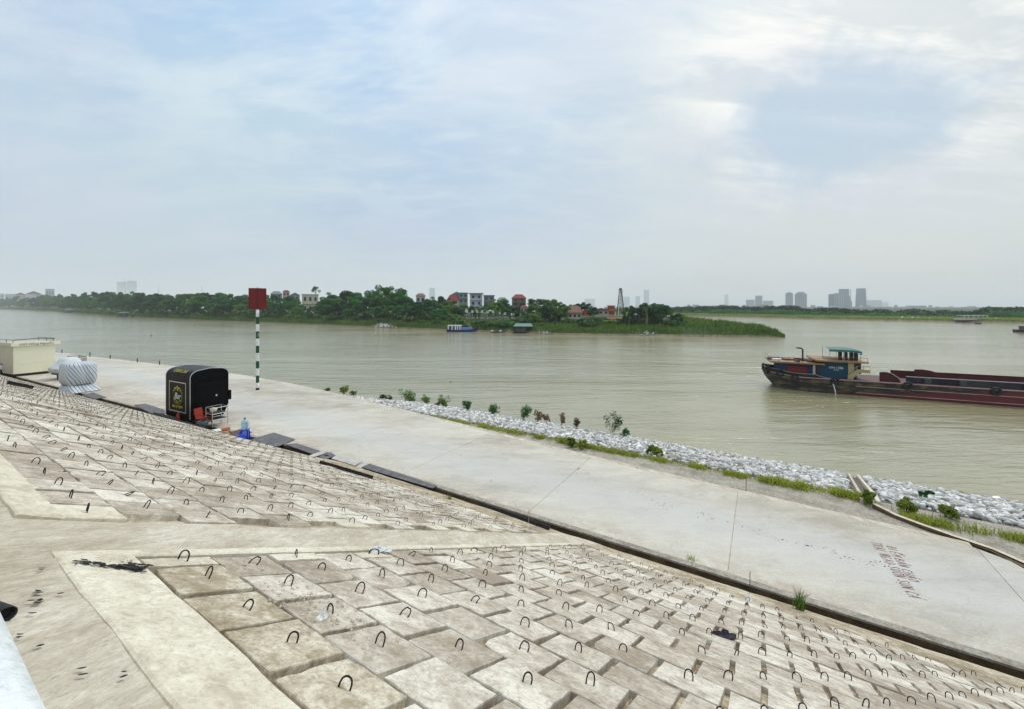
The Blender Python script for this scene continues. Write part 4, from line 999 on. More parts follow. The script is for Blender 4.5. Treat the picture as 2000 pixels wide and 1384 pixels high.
for k in range(60):                                           # wreath of small leaves
    th = R(200) + R(320) * k / 59 if k < 60 else 0
    rr = .46 + rl.uniform(-.05, .05); cx_, cz_ = (x0 + x1) / 2 + math.cos(th) * rr, 1.45 + math.sin(th) * rr * .92
    d = Vector((math.cos(th + 1.2), 0, math.sin(th + 1.2))) * .05; e = Vector((-d.z, 0, d.x)) * .4
    c0 = Vector((cx_, -.018, cz_)); lg.add([c0 - d, c0 - e, c0 + d, c0 + e], [(0, 1, 2, 3)])
lg.build('logo_wreath', M_yg, tr)
lg = MB()
for (dx, dz, s) in ((0, .42, .10), (-.16, .34, .08), (.15, .36, .08), (.02, .28, .09), (-.28, .26, .06), (.28, .25, .06)):
    n = 8; lg.add([((x0 + x1) / 2 + dx + math.cos(6.28 * k / n + .3) * s * (1 if k % 2 else .45), -.022, 1.45 + dz + math.sin(6.28 * k / n + .3) * s * (1 if k % 2 else .45)) for k in range(n)], [tuple(range(n))])
lg.build('logo_flowers', M_yellow, tr)
text_obj('logo_lettering', 'Bar', .46, Matrix.Translation(((x0 + x1) / 2, -.026, 1.40)) @ RX, M_white, tr, shear=.35)
text_obj('phone_number', '088 322 8979', .19, Matrix.Translation(((x0 + x1) / 2, -.02, .86)) @ RX, M_yellow, tr)
m = MB(); m.tube([((x0 + x1) / 2 - .4 + .8 * k / 10, -.02, 1.17 + .05 * math.sin(k * .9)) for k in range(11)], .012, 5); m.build('logo_flourish', M_yellow, tr)
sl = Matrix.Translation((-1.15, .085, zt - .128)) @ Matrix.Rotation(R(-45), 4, 'X')
text_obj('roof_lettering', 'Chill & Chill', .27, sl @ RX, M_yellow, tr, shear=.4)
m = MB(); m.box((-LX - .12, WY * .55, .95), (.25, .5, .04)); m.build('side_shelf', M_silver, tr)
m = MB(); m.box((-.2, WY + .06, 1.25), (.5, .12, .5)); m.build('utility_box', M_black, tr)
m = MB(); wheel(m, (-1.2, .14, .2), .2, .14, 'y'); m.build('wheel', M_blackmat, tr, smooth=True)
m = MB(); wheel(m, (-1.2, WY - .14, .2), .2, .14, 'y'); m.build('wheel', M_blackmat, tr, smooth=True)
m = MB(); m.tube([(-LX, .35, .22), (-LX - .95, WY * .35, .2)], .035, 6); m.tube([(-LX, WY * .6, .22), (-LX - .95, WY * .35, .2)], .035, 6); m.tube([(-LX - .9, WY * .35, .2), (-LX - 1.25, WY * .35, .24)], .03, 6); m.build('tow_bar', M_blackmat, tr)
m = MB(); m.tube([(-1.9, .4, zt - .02), (-1.9, .4, zt + .12)], .03, 6); m.build('roof_vent', M_silver, tr)
# black rolled awning and boards lying at its foot
def W2(root_rz, origin, x, y, z):
    return Vector(origin) + Matrix.Rotation(root_rz, 3, 'Z') @ Vector((x, y, z))
trz = tr.rotation_euler[2]; tro = Vector((Q.x, Q.y, ZR))
m = MB(); m.tube([W2(trz, tro, -3.3 + 4.9 * k / 10, -.30 - .04 * math.sin(k), .14) for k in range(11)], .13, 8); m.tube([W2(trz, tro, -3.1 + 4.9 * k / 10, -.26 + .03 * math.sin(k * 2), .33 - .01 * k) for k in range(11)], .075, 8); m.tube([W2(trz, tro, -2.6 + 3.9 * k / 10, -.46, .06) for k in range(11)], .06, 8)
tag(m.build('rolled_awning', M_blackmat, smooth=True), 'black rolled awning lying along the foot of the black trailer', 'awning')
m = MB(); r5 = random.Random(8)
for k in range(26):
    p_ = W2(trz, tro, .35 + r5.uniform(0, 1.1), -.25 + r5.uniform(-.15, .3), .05 + r5.uniform(0, .08)); crumb(m, p_, r5.uniform(.06, .13), r5)
tag(m.build('shoe_pile', M_blackmat), 'pile of dark odds and ends under the red chair', 'pile', kind='stuff')
# warning triangle
t0 = W2(trz, tro, -.95, -.16, .0); wt = empty('warning_triangle', t0, 'red warning triangle leaning on the black trailer', 'warning sign', rz=trz)
m = MB(); m.add([(-.32, 0, .12), (.34, 0, .08), (.05, .05, .62), (-.32, .03, .12), (.34, .03, .08), (.05, .08, .62)], [(0, 1, 2), (5, 4, 3), (0, 3, 4, 1), (1, 4, 5, 2), (2, 5, 3, 0)]); m.build('panel', mat('bright_red', (.50, .02, .02), .4), wt)
m = MB()
for p_, q_ in (((-.32, -.004, .12), (.34, -.004, .08)), ((.05, .046, .62), (-.32, -.004, .12))): m.tube([p_, q_], .014, 5)
m.build('edge_strip', M_silver, wt)
# red plastic chair
P = W2(trz, tro, .55, .35, 0); chr_ = empty('plastic_chair', P, 'red orange plastic armchair beside the black trailer', 'chair', rz=trz + R(20))
for x in (-.22, .22):
    for y in (-.2, .2): MB().tube([(x * 1.15, y * 1.15, 0), (x, y, .40)], .022, 6, r2=.03).build('leg', M_orange, chr_)
m = MB(); m.box((0, 0, .42), (.50, .48, .04), bev=.015); m.build('seat', M_orange, chr_)
m = MB(); m.loft([[Vector((-.26 - .10 * u, y, .42 + .48 * u)) for y in np.linspace(-.22, .22, 5)] + [Vector((-.23 - .10 * u, y, .42 + .48 * u)) for y in np.linspace(.22, -.22, 5)] for u in (0, .5, 1)], cap=True); m.build('backrest', M_orange, chr_)
for y in (-.26, .26):
    MB().tube([(-.30, y, .66), (.1, y, .65), (.24, y, .60), (.24, y, .40)], .022, 6).build('armrest', M_orange, chr_)
# metal rack with bin
P = W2(trz, tro, .95, .75, 0); rk = empty('metal_rack', P, 'silver metal rack on legs holding a dark green basin', 'rack', rz=trz)
for x in (-.3, .3):
    for y in (-.35, .35): MB().tube([(x, y, 0), (x, y, 1.05 if x > 0 else .95)], .018, 6).build('leg', M_silver, rk)
m = MB()
for z in (.35, .65, .95):
    for a0, b0 in (((-.3, -.35), (.3, -.35)), ((.3, -.35), (.3, .35)), ((.3, .35), (-.3, .35)), ((-.3, .35), (-.3, -.35))): m.tube([(*a0, z), (*b0, z)], .014, 5)
m.build('rails', M_silver, rk)
m = MB(); m.box((0, 0, .37), (.52, .6, .03)); m.box((0, 0, .67), (.52, .6, .02)); m.build('shelf', mat('sheet_green', (.05, .065, .055), .4), rk)
m = MB(); n = 14
m.loft([[W2(trz, P, .0 + q * math.cos(6.28 * k / n), -.15 + q * math.sin(6.28 * k / n), z) for k in range(n)] for q, z in ((.12, .70), (.17, .90), (.155, .90), (.1, .72))], cap=True); tag(m.build('basin', mat('cream_plastic', (.62, .55, .42), .4), smooth=True), 'small cream basin standing on the metal rack', 'basin')
m = MB(); m.loft([[W2(trz, tro, 1.0 + q * math.cos(6.28 * k / n), .1 + q * math.sin(6.28 * k / n), z) for k in range(n)] for q, z in ((.2, .0), (.24, .40), (.22, .40), (.18, .03))], cap=True); tag(m.build('bin', mat('bin_green', (.06, .085, .075), .4), smooth=True), 'dark grey green bin under the metal rack', 'bin')
# orange pots and a cardboard heap
P = gp(441, 846, ZR); m = MB(); m.loft([[P + Vector((q * math.cos(6.28 * k / n), q * math.sin(6.28 * k / n), z)) for k in range(n)] for q, z in ((.13, .0), (.15, .15), (.19, .26), (.17, .26), (.12, .1))], cap=True); tag(m.build('clay_pot', M_terra, smooth=True), 'orange clay pot between the trailer and the blue stool', 'pot')
P = gp(434, 849, ZR); m = MB(); m.loft([[P + Vector((x, y, z)) for x, y, z in ((-.32, -.15, 0), (.25, -.2, 0), (.3, .12, 0), (-.25, .15, 0))], [P + Vector((x, y, z)) for x, y, z in ((-.2, -.1, .16), (.2, -.12, .2), (.22, .1, .2), (-.15, .1, .15))]], cap=True); tag(m.build('cardboard', mat('cardboard', (.38, .26, .16), .8)), 'flattened brown cardboard box beside the orange pot', 'box')
# blue stool with water bottle
def stool(P, rz, label, hs=.46, tilt=None):
    s = empty('plastic_stool', P, label, 'stool', 'blue plastic stools', rz)
    for x in (-1, 1):
        for y in (-1, 1):
            m = MB(); m.loft([[Vector((x * q + dx * w0, y * q + dy * w0, z)) for dx, dy in ((-1, -1), (1, -1), (1, 1), (-1, 1))] for q, w0, z in ((.17, .028, 0), (.145, .032, hs * .6), (.125, .036, hs - .03))], cap=True); m.build('leg', M_blue, s)
    m = MB(); m.box((0, 0, hs - .015), (.33, .33, .04), bev=.012); m.build('seat', M_blue, s)
    m = MB()
    for a0, b0 in (((-.15, -.15), (.15, -.15)), ((.15, -.15), (.15, .15)), ((.15, .15), (-.15, .15)), ((-.15, .15), (-.15, -.15))): m.tube([(*a0, .17), (*b0, .17)], .016, 5)
    m.build('stretcher', M_blue, s)
    if tilt: s.rotation_euler = tilt
    return s
P = gp(478, 857, ZR + .02); stool(P, .4, 'blue plastic stool carrying the water bottle')
stool(gp(468, 855, ZR + .19), .9, 'dark blue plastic stool tipped over beside the upright one', hs=.30, tilt=(R(80), 0, .9))
bo = empty('water_bottle', P + Vector((0, 0, .465)), 'large clear blue water bottle standing on the blue stool', 'bottle')
m = MB(); n = 24
m.loft([[Vector((q * math.cos(6.2832 * k / n), q * math.sin(6.2832 * k / n), z)) for k in range(n)] for q, z in ((.11, 0), (.135, .02), (.135, .10), (.128, .115), (.135, .13), (.135, .22), (.128, .235), (.135, .25), (.135, .33), (.12, .38), (.05, .43), (.035, .44), (.035, .48))], cap=True); m.build('body', M_bottle, bo, smooth=True)
m = MB(); m.tube([(0, 0, .475), (0, 0, .51)], .04, 12); m.build('cap', M_blackmat, bo)
m = MB(); m.tube([(.13, .0, .30), (.20, 0, .27), (.20, 0, .18), (.13, 0, .15)], .015, 6); m.build('handle', M_bottle, bo)

# ------------------------------------------------------------------ foliage builders
def leaf_cloud(clumps, n, size, up=.35):
    """clumps (x,y,z,r): leaf quads over the clump shells"""
    cl = np.array(clumps, dtype=float); wgt = cl[:, 3] ** 2; idx = rng.choice(len(cl), n, p=wgt / wgt.sum())
    d = rng.normal(0, 1, (n, 3)); d[:, 2] = d[:, 2] * .9 + up * .6; d /= np.linalg.norm(d, axis=1)[:, None]
    r = cl[idx, 3] * rng.uniform(.55, 1.08, n) ** .6
    c = cl[idx, :3] + d * r[:, None] * np.array([1, 1, .8])
    nrm = d + rng.normal(0, .55, (n, 3)); nrm /= np.linalg.norm(nrm, axis=1)[:, None]
    t = np.cross(nrm, rng.normal(0, 1, (n, 3))); t /= np.linalg.norm(t, axis=1)[:, None]; b = np.cross(nrm, t)
    s = size * rng.uniform(.6, 1.4, n)[:, None]
    V = np.stack([c - t * s * .5, c - b * s * .32, c + t * s * .5, c + b * s * .32], 1).reshape(-1, 3)
    Q = np.arange(n * 4).reshape(-1, 4); return V, Q
def crown_clumps(r, Rx, Hc, zc, n, gap=.0):
    out = []
    for _ in range(n):
        th = r.uniform(0, 6.283); ph = math.acos(r.uniform(-.6, 1)); q = r.uniform(.45, .85)
        out.append((math.cos(th) * math.sin(ph) * Rx * q, math.sin(th) * math.sin(ph) * Rx * q, zc + math.cos(ph) * Hc * .5 * q, Rx * r.uniform(.22, .38)))
    return out
def tree_proto(seed, Rx=4.5, Ht=12, base=2.5, n=16, leaves=2600, size=.62, mt=None, bark=None):
    r = random.Random(seed); Hc = Ht - base; zc = base + Hc * .5
    cl = crown_clumps(r, Rx, Hc, zc, n); V, Q = leaf_cloud(cl, leaves, size)
    crown = npmesh('crown', V, Q, mt or M_leaf)
    m = MB(); m.tube([(0, 0, -.5), (.1, 0, base * .6), (0, .1, base + Hc * .3)], .028 * Ht, 7, r2=.012 * Ht)
    for c in cl[:6]: m.tube([(0, 0, base * .8 + r.uniform(0, Hc * .2)), ((c[0]) * .5, (c[1]) * .5, c[2] * .8), (c[0], c[1], c[2])], .010 * Ht, 5, r2=.004 * Ht)
    trunk = m.mesh('trunk', bark or M_bark)
    return crown, trunk
protos = [tree_proto(k, Rx=4.6, Ht=12, base=.8, n=18, leaves=3000) for k in range(5)] + \
         [tree_proto(20 + k, Rx=4.6, Ht=12, base=.8, n=16, leaves=2800, mt=M_leafy) for k in range(2)]
tallp = [tree_proto(40 + k, Rx=4.4, Ht=12, base=4.5, n=13, leaves=1500, size=.55) for k in range(3)]
def put_tree(P, Ht, Rx, proto, label, cat='tree', group=None, name='broadleaf_tree', rz=None, trunk=True):
    s = empty(name, P, label, cat, group, rz if rz is not None else random.uniform(0, 6.28))
    s.scale = (Rx / 4.6, Rx / 4.6, Ht / 12)
    c = D.objects.new('crown', proto[0]); link(c, s)
    if trunk: t_ = D.objects.new('trunk', proto[1]); link(t_, s)
    return s

# ------------------------------------------------------------------ peninsula (far bank, left and centre)
SH = [(-60, 602.6, 900), (0, 604.0, 900), (60, 606.2, 800), (110, 608.2, 700), (200, 615.5, 500), (300, 622, 420), (400, 627.5, 400), (550, 633, 360), (700, 639.5, 340), (800, 644, 320), (900, 648.3, 320), (1040, 652, 300), (1080, 655, 280), (1180, 656.5, 180), (1300, 658, 110), (1340, 658.6, 86), (1400, 659.3, 48), (1470, 659.8, 22), (1520, 660.0, 7), (1534, 659.8, 2)]
def lerp_tab(tab, x, c):
    for q0, q1 in zip(tab, tab[1:]):
        if q0[0] <= x <= q1[0]: return q0[c] + (q1[c] - q0[c]) * (x - q0[0]) / (q1[0] - q0[0])
    return tab[0][c] if x < tab[0][0] else tab[-1][c]
def shore(px): return gp(px, lerp_tab(SH, px, 1), 0)
def inland(px, d):                                         # point d metres behind the shore, and ground height there
    P = shore(px); w_ = lerp_tab(SH, px, 2); r_ = Vector((P.x, P.y, 0)).normalized(); e = min(d, max(0, w_ - d))
    z = -.25 + .9 * min(1, e / 1.5) + 1.8 * min(1, max(0, e - 1.5) / 9) + 2.2 * min(1, max(0, e - 12) / 40) + 4 * min(1, max(0, e - 80) / 250)
    Q_ = P + r_ * d; Q_.z = z; return Q_
ld = MB(); pxs = list(np.linspace(-60, 1534, 170)); frs = [0, 1.5, 4, 8, 14, 24, 40, 60, 90, 140, 200, 300, 400]
rings = []
for x in pxs:
    w_ = lerp_tab(SH, x, 2); ring = []
    for k, d in enumerate(frs):
        dd = min(d, w_ * (.55 + .03 * k)) if d > w_ * .55 else d
        if k == len(frs) - 1: dd = w_
        q_ = inland(x, dd); q_.z += .35 * nz(q_.x, q_.y, .07, 3) if 1 < k < len(frs) - 1 else 0; ring.append(q_)
    rings.append(ring)
ld.loft(rings, closed=False); NB = len(frs) - 1
ld.m = [(1 if (k % NB) == 0 else 0) for k in range(len(ld.f))]
ld.build('peninsula_bank', [M_land, M_mud], smooth=True, kind='structure')

SKY = [(-40, 578), (0, 581), (30, 579), (60, 578), (110, 574), (150, 570), (165, 567), (200, 568), (245, 563), (262, 568), (280, 565), (300, 570), (340, 571), (380, 568), (400, 565), (430, 570), (480, 571), (560, 577), (588, 572), (615, 585), (640, 568), (660, 565), (685, 571), (720, 565), (742, 555), (770, 556), (795, 560), (810, 566), (825, 588), (850, 577), (868, 577), (885, 583), (905, 592), (930, 596), (955, 590), (965, 582), (985, 583), (1005, 592), (1030, 592), (1045, 578), (1065, 577), (1085, 583), (1100, 592), (1125, 588), (1140, 588), (1160, 600), (1180, 610), (1200, 612), (1230, 597), (1255, 592), (1280, 590), (1300, 594), (1315, 610), (1330, 614)]
LT = {0: ('dark green broadleaf tree in the wood left of the red sign board, across the river', 'trees across the river, left of the sign'),
      1: ('dense green tree on the far bank between the red sign board and the blue boat', 'trees across the river, right of the sign'),
      2: ('dense green tree among the houses and signs on the far bank', 'trees around the far houses'),
      3: ('dark tree near the tip of the far peninsula by the lattice tower', 'trees near the tip of the peninsula')}
MARKS = [(0, 'under the left skyline houses'), (110, 'between the skyline houses and the pale hazy block'), (210, 'in front of the pale hazy block'), (285, 'right of the pale hazy block'), (350, 'midway between hazy block and red sign'), (420, 'just left of the red sign'), (490, 'directly behind the red sign pole'), (530, 'below the grey skyline house right of the sign'), (580, 'below the cream villa'), (630, 'just right of the cream villa'), (675, 'left of the tall open trees'), (715, 'under the tall open trees'), (770, 'at the right foot of the tall open trees'), (805, 'below the narrow white house'), (840, 'left of the bright red roof'), (875, 'below the bright red roof'), (905, 'behind the first letter boards'), (940, 'behind the middle letter boards'), (975, 'behind the last letter boards'), (1005, 'beside the brown brick house'), (1035, 'right of the brown brick house'), (1070, 'left of the brown roofed pavilion'), (1105, 'around the brown roofed pavilion'), (1170, 'left of the lattice tower'), (1225, 'right of the lattice tower'), (1265, 'beside the palm'), (1300, 'at the end of the peninsula wood')]
def mark(x): return [m_ for a_, m_ in MARKS if x >= a_ or a_ == 0][-1]
def zone(x): return 0 if x < 500 else 1 if x < 880 else 2 if x < 1170 else 3
rt = random.Random(77)
def clear_of_houses(x, yb): return not ((586 < x < 626 and yb < 610))
x = -30
while x < 1332:
    Ds = shore(x).y
    for row, (dd, hf) in enumerate(((55, 1.0), (32, .72), (16, .45))):
        xx = x + rt.uniform(-6, 6) + row * 7
        if x < 130: dd *= 2.2
        if xx > 1330 or (xx > 1290 and row == 0 and False): continue
        if 1165 < xx < 1232 and row < 2: continue
        if 800 < xx < 835 and row == 0: continue
        if 890 < xx < 1020 and row == 2: continue
        if 1105 < xx < 1165 and row != 0: continue
        G_ = inland(xx, dd * rt.uniform(.85, 1.15)); ys = lerp_tab(SKY, xx, 1) + rt.uniform(-1.5, 3)
        if 583 < xx < 628: ys = max(ys, 597)
        yb = CY + F * (H - G_.z) / G_.y
        top = ys + (yb - ys) * (1 - hf) * rt.uniform(.75, 1.1)
        Ht = (yb - top) / F * G_.y
        if Ht < 2.0: continue
        Rx = max(2.2, min(Ht * .46, 7.0)) * rt.uniform(.85, 1.2) * (1.5 if x < 150 else 1)
        if 718 < xx < 806 and row == 0:
            put_tree(G_, Ht, Rx * .85, rt.choice(tallp), 'tall open crowned tree with sky showing through, highest in the far wood', group='tall trees of the far wood')
            continue
        pr = rt.choice(protos[:5]) if rt.random() < (.8 if xx < 850 else .6) else rt.choice(protos[5:])
        put_tree(G_, Ht, Rx, pr, ('tall back row tree ', 'middle row tree ', 'low front row tree ')[row] + mark(xx) + ', across the river', group=LT[zone(xx)][1])
    x += 17 if x > 150 else 13
# single trees that stand out
def tree_at(px, ytop, ybase, Y, wpx, proto, label, **kw):
    B = at(px, ybase, Y); put_tree(B, (ybase - ytop) / F * Y, wpx / F * Y / 2, proto, label, **kw)
tree_at(1092, 589, 636, 150, 44, protos[5], 'round full crowned tree with light green top beside the brown roofed hut')
tree_at(1265, 590, 632, 140, 44, protos[1], 'broad dark tree on the peninsula just right of the lattice tower')
tree_at(1292, 592, 634, 140, 40, protos[2], 'rightmost tall tree of the peninsula')
tree_at(1322, 612, 636, 138, 26, protos[3], 'low round tree at the end of the peninsula wood')
tree_at(1160, 600, 626, 155, 24, protos[0], 'small dark tree in front of the orange building')
tree_at(1228, 592, 632, 142, 26, protos[4], 'dark tree left of the palm on the peninsula')
tree_at(617, 557, 585, 330, 17, tallp[0], 'thin pale tree rising above the cream villa')
# palm
def palm(P, Ht, label):
    s = empty('palm_tree', P, label, 'palm'); m = MB(); m.tube([(0, 0, 0), (.15, 0, Ht * .5), (0, 0, Ht)], .28, 8, r2=.18); m.build('trunk', M_palebark, s)
    V = []; m = MB(); r = random.Random(2)
    for k in range(34):
        th = r.uniform(0, 6.28); e = r.uniform(-.5, .9); L_ = Ht * .38
        pts = [Vector((math.cos(th) * L_ * u * math.cos(e * .6), math.sin(th) * L_ * u * math.cos(e * .6), Ht + L_ * (e * u - .8 * u * u))) for u in (0, .25, .5, .75, 1)]
        sd = Vector((-math.sin(th), math.cos(th), 0))
        m.loft([[p_ - sd * w0, p_ + Vector((0, 0, .05)), p_ + sd * w0] for p_, w0 in zip(pts, (.1, .3, .35, .25, .05))], closed=False)
    m.build('fronds', M_leafy, s)
palm(at(1263, 634, 138), 6.2, 'palm with a pale straight trunk at the peninsula edge')

# shrubs and reeds of the peninsula
shr = [npmesh('shrub', *leaf_cloud(crown_clumps(random.Random(60 + k), 2, 2.2, 1.0, 8), 700, .42), M_leafy if k % 2 else M_leaf) for k in range(4)]
for k in range(210):
    x = rt.uniform(140, 1330); d_ = rt.uniform(9, 26)
    if 905 < x < 1010 and d_ > 12: d_ = rt.uniform(5, 9)
    G_ = inland(x, d_); o = D.objects.new('shrub', shr[rt.randrange(4)]); link(o); o.location = G_; s_ = rt.uniform(.6, 1.3) * (1 if x > 400 else 1.5); o.scale = (s_ * 1.3, s_ * 1.2, s_ * .8); o.rotation_euler = (0, 0, rt.uniform(0, 6))
    tag(o, 'low shore shrub ' + mark(x), 'shrub', 'shrubs along the far bank')
rows = []
for _ in range(42000):
    x = rng.uniform(0, 1533); w_ = lerp_tab(SH, x, 2); d_ = min(rng.exponential(7) + 1.4, w_ * .93) if x < 1330 else rng.uniform(min(.8, w_ * .1), w_ * .93)
    if 905 < x < 945 and d_ < 9 and rng.random() < .6: continue
    if 735 < x < 765 and d_ < 7: continue
    G_ = inland(x, d_); sc_ = (1 if x > 400 else 1.0 + (400 - x) / 160) * (.75 + .5 * (mnoise.noise(Vector((G_.x * .15, G_.y * .15, 0))) + .5))
    if x > 1335: sc_ *= 1.35 if x < 1520 else .9
    if d_ < 3: sc_ *= .6
    rows.append((G_.x, G_.y, G_.z - .1, sc_))
go = D.objects.new('reeds', blades('reeds', np.array(rows), 1.25, .20, M_reed, .30)); link(go); tag(go, 'light green reeds and tall grass along the whole far bank and its low tip', 'reeds', kind='stuff')
# stones on the far shore
m = MB(); r6 = random.Random(9)
for _ in range(160):
    x = r6.choice((r6.gauss(745, 12), r6.gauss(750, 9), r6.gauss(1065, 8), r6.gauss(1262, 10))); crumb(m, inland(x, r6.uniform(.8, 6)) + Vector((0, 0, .1)), r6.uniform(.15, .5), r6)
tag(m.build('shore_stones', M_rock), 'scattered pale stones at the foot of the far bank', 'stones', kind='stuff')

# ------------------------------------------------------------------ houses on the peninsula
def wallm(name, c): return mat(name, c, .8, var=.08, nscale=.5, dirt=tuple(x * .7 for x in c), dscale=.4)
W_white = wallm('white_render', (.50, .52, .54)); W_cream = wallm('cream_render', (.62, .55, .40)); W_grey = wallm('grey_render', (.20, .225, .23)); W_brown = wallm('brown_brick', (.20, .15, .12)); W_green = wallm('pale_green_render', (.24, .30, .27)); W_pink = wallm('pinkish_render', (.50, .38, .34)); W_org = wallm('orange_render', (.60, .17, .07))
R_red = mat('red_tiles', (.20, .025, .025), .8, var=.2); R_grey = mat('grey_sheet', (.16, .18, .19), .6, var=.2); R_brown = mat('brown_tiles', (.20, .09, .065), .8, var=.2); R_teal = mat('teal_sheet', (.13, .22, .20), .6, var=.15); M_win = mat('dark_window', (.02, .025, .03), .15, var=.2)
def house(name, px0, px1, ytop, Y, wall, roofm, label, floors=2, roof='flat', depth=7, ybase=None, rz=0, over=.5, wins=2, cat='house', group='houses on the far bank', rh=None):
    x0 = (px0 - CX) / F * Y; x1 = (px1 - CX) / F * Y; th_ = math.atan2((x0 + x1) / 2, Y); wd = (x1 - x0) * math.cos(th_); rz = rz - th_; depth = min(depth, wd * 1.2) if Y > 600 else depth; G_z = 3.0 if ybase is None else H - (ybase - CY) / F * Y
    zt_ = H - (ytop - CY) / F * Y; o = empty(name, ((x0 + x1) / 2, Y, G_z), label, cat, group, rz)
    hh = zt_ - G_z; rh = rh if rh is not None else (min(wd * .28, hh * .3) if roof != 'flat' else .35)
    wh = hh - rh
    m = MB(); m.box((0, depth / 2, wh / 2), (wd * .94, depth, wh)); m.build('wall', wall, o)
    m = MB(); a_, d_ = wd / 2 + over * .3, depth / 2 + over
    if roof == 'flat': m.box((0, depth / 2, wh + rh / 2), (2 * a_, 2 * d_, rh))
    elif roof == 'hip': m.loft([[Vector(p_) for p_ in ((-a_, depth / 2 - d_, wh), (a_, depth / 2 - d_, wh), (a_, depth / 2 + d_, wh), (-a_, depth / 2 + d_, wh))], [Vector(p_) for p_ in ((-a_ * .45, depth / 2 - .2, hh), (a_ * .45, depth / 2 - .2, hh), (a_ * .45, depth / 2 + .2, hh), (-a_ * .45, depth / 2 + .2, hh))]], cap=True)
    else: m.add([(-a_, depth / 2 - d_, wh), (a_, depth / 2 - d_, wh), (a_, depth / 2 + d_, wh), (-a_, depth / 2 + d_, wh), (0, depth / 2 - d_, hh), (0, depth / 2 + d_, hh)], [(0, 1, 4), (2, 3, 5), (0, 4, 5, 3), (1, 2, 5, 4), (3, 2, 1, 0)])
    m.build('roof', roofm, o)
    fh = wh / max(1, floors)
    for f_ in range(floors):
        for k in range(wins):
            m = MB(); xx = (-.5 + (k + .5) / wins) * wd * .9; ww = min(1.3, wd / wins * .45)
            m.box((xx, -.03, wh - fh * (f_ + .48)), (ww, .08, fh * .42)); m.build('window', M_win, o)
    if floors > 1:
        m = MB(); m.box((0, -.35, wh - fh), (wd * .9, .7, .12)); m.build('balcony', wall, o)
    return o
house('house', 528, 552, 569, 330, W_grey, R_grey, 'grey house just right of the red sign board', 2, 'hip', 8, 590)
house('house', 552, 566, 567, 345, W_pink, R_red, 'pinkish house with a small red roof right of the sign', 2, 'hip', 7, 590)
house('villa', 589, 623, 575, 265, W_cream, W_cream, 'cream two storey villa with dark windows and balconies above the trees', 2, 'flat', 8, 612, wins=3)
house('house', 566, 586, 572, 320, W_green, R_grey, 'pale green low house left of the cream villa', 1, 'gable', 7, 590)
house('house', 812, 831, 573, 210, W_white, R_brown, 'narrow white house with a brown roof behind the tall trees', 2, 'hip', 7, 608)
house('house', 872, 897, 576, 215, W_cream, R_red, 'cream house with a bright red tiled roof', 2, 'hip', 7, 604, rh=3.2)
house('house', 880, 904, 570, 245, W_grey, R_grey, 'grey gabled house behind the red roof', 2, 'gable', 7, 600)
house('house', 896, 914, 572, 235, W_green, R_grey, 'pale green narrow house between red roof and white house', 3, 'flat', 7, 604, wins=2)
house('house', 917, 943, 573, 215, W_white, R_grey, 'tall white house with a flat grey roof, centre of the village', 3, 'flat', 8, 612, over=1.2)
house('house', 944, 966, 577, 235, W_grey, R_grey, 'wide grey house right of the tall white house', 2, 'flat', 8, 600)
house('house', 970, 992, 581, 205, W_white, R_grey, 'low white house with a grey pitched roof under dark trees', 2, 'hip', 7, 603, wins=3)
house('house', 999, 1028, 575, 200, W_brown, R_red, 'brown brick house with a dark red tiled roof and balconies', 3, 'hip', 8, 608, wins=2)
house('hut', 1016, 1030, 597, 185, W_pink, R_red, 'small red roofed hut below the brown brick house', 1, 'hip', 5, 612)
house('hut', 1108, 1137, 598, 158, W_cream, R_brown, 'brown roofed wooden pavilion beside the round tree', 1, 'hip', 6, 624, wins=3, over=1.2, rh=2.6)
house('house', 1135, 1160, 604, 165, W_org, R_brown, 'long low orange house behind the small dark tree', 1, 'gable', 7, 618, wins=3)
house('house', 1158, 1190, 602, 172, W_pink, R_brown, 'low pink house with a rusty roof left of the lattice tower', 1, 'gable', 7, 616, wins=3)
house('house', 1186, 1201, 597, 175, W_org, W_org, 'bright orange square building beside the lattice tower', 2, 'flat', 6, 616, wins=3)
house('shed', 1232, 1250, 614, 148, W_grey, W_white, 'white roofed open shed right of the lattice tower', 1, 'flat', 5, 626, wins=2)
house('shed', 1251, 1261, 623, 141, W_org, W_org, 'small orange box hut beside the palm trunk', 1, 'flat', 3, 633, wins=1)
house('shed', 1186, 1225, 622, 146, wallm('mossy_wall', (.20, .19, .15)), W_org, 'low mossy terrace building with an orange edge on the shore', 1, 'flat', 5, 637, wins=4)
# far left town
for (a0, a1, yt, Y, wm, rm_, lb, fl, rf) in ((0, 8, 574, 1500, W_white, R_brown, 'white house with brown roof at the far left edge', 2, 'flat'), (9, 30, 575, 1480, W_white, R_grey, 'low white house cluster above the left wood', 2, 'flat'), (28, 52, 572, 1400, W_pink, R_brown, 'long pinkish building with brown roof on the left skyline', 2, 'gable'),
        (50, 82, 569, 1300, W_white, R_brown, 'long white warehouse under a brown roof on the left skyline', 1, 'gable'), (88, 107, 565, 1100, W_white, R_grey, 'white block house with a dark overhanging roof on the left skyline', 2, 'flat'), (70, 106, 576, 1150, W_pink, R_brown, 'wide low pinkish building below the white block house', 1, 'flat'), (180, 198, 575, 520, W_white, R_grey, 'small white house peeping out of the left wood', 1, 'gable')):
    house('house', a0, a1, yt, Y, wm, rm_, lb, fl, rf, 16, 596, group='buildings above the left wood', over=1.0, wins=3)

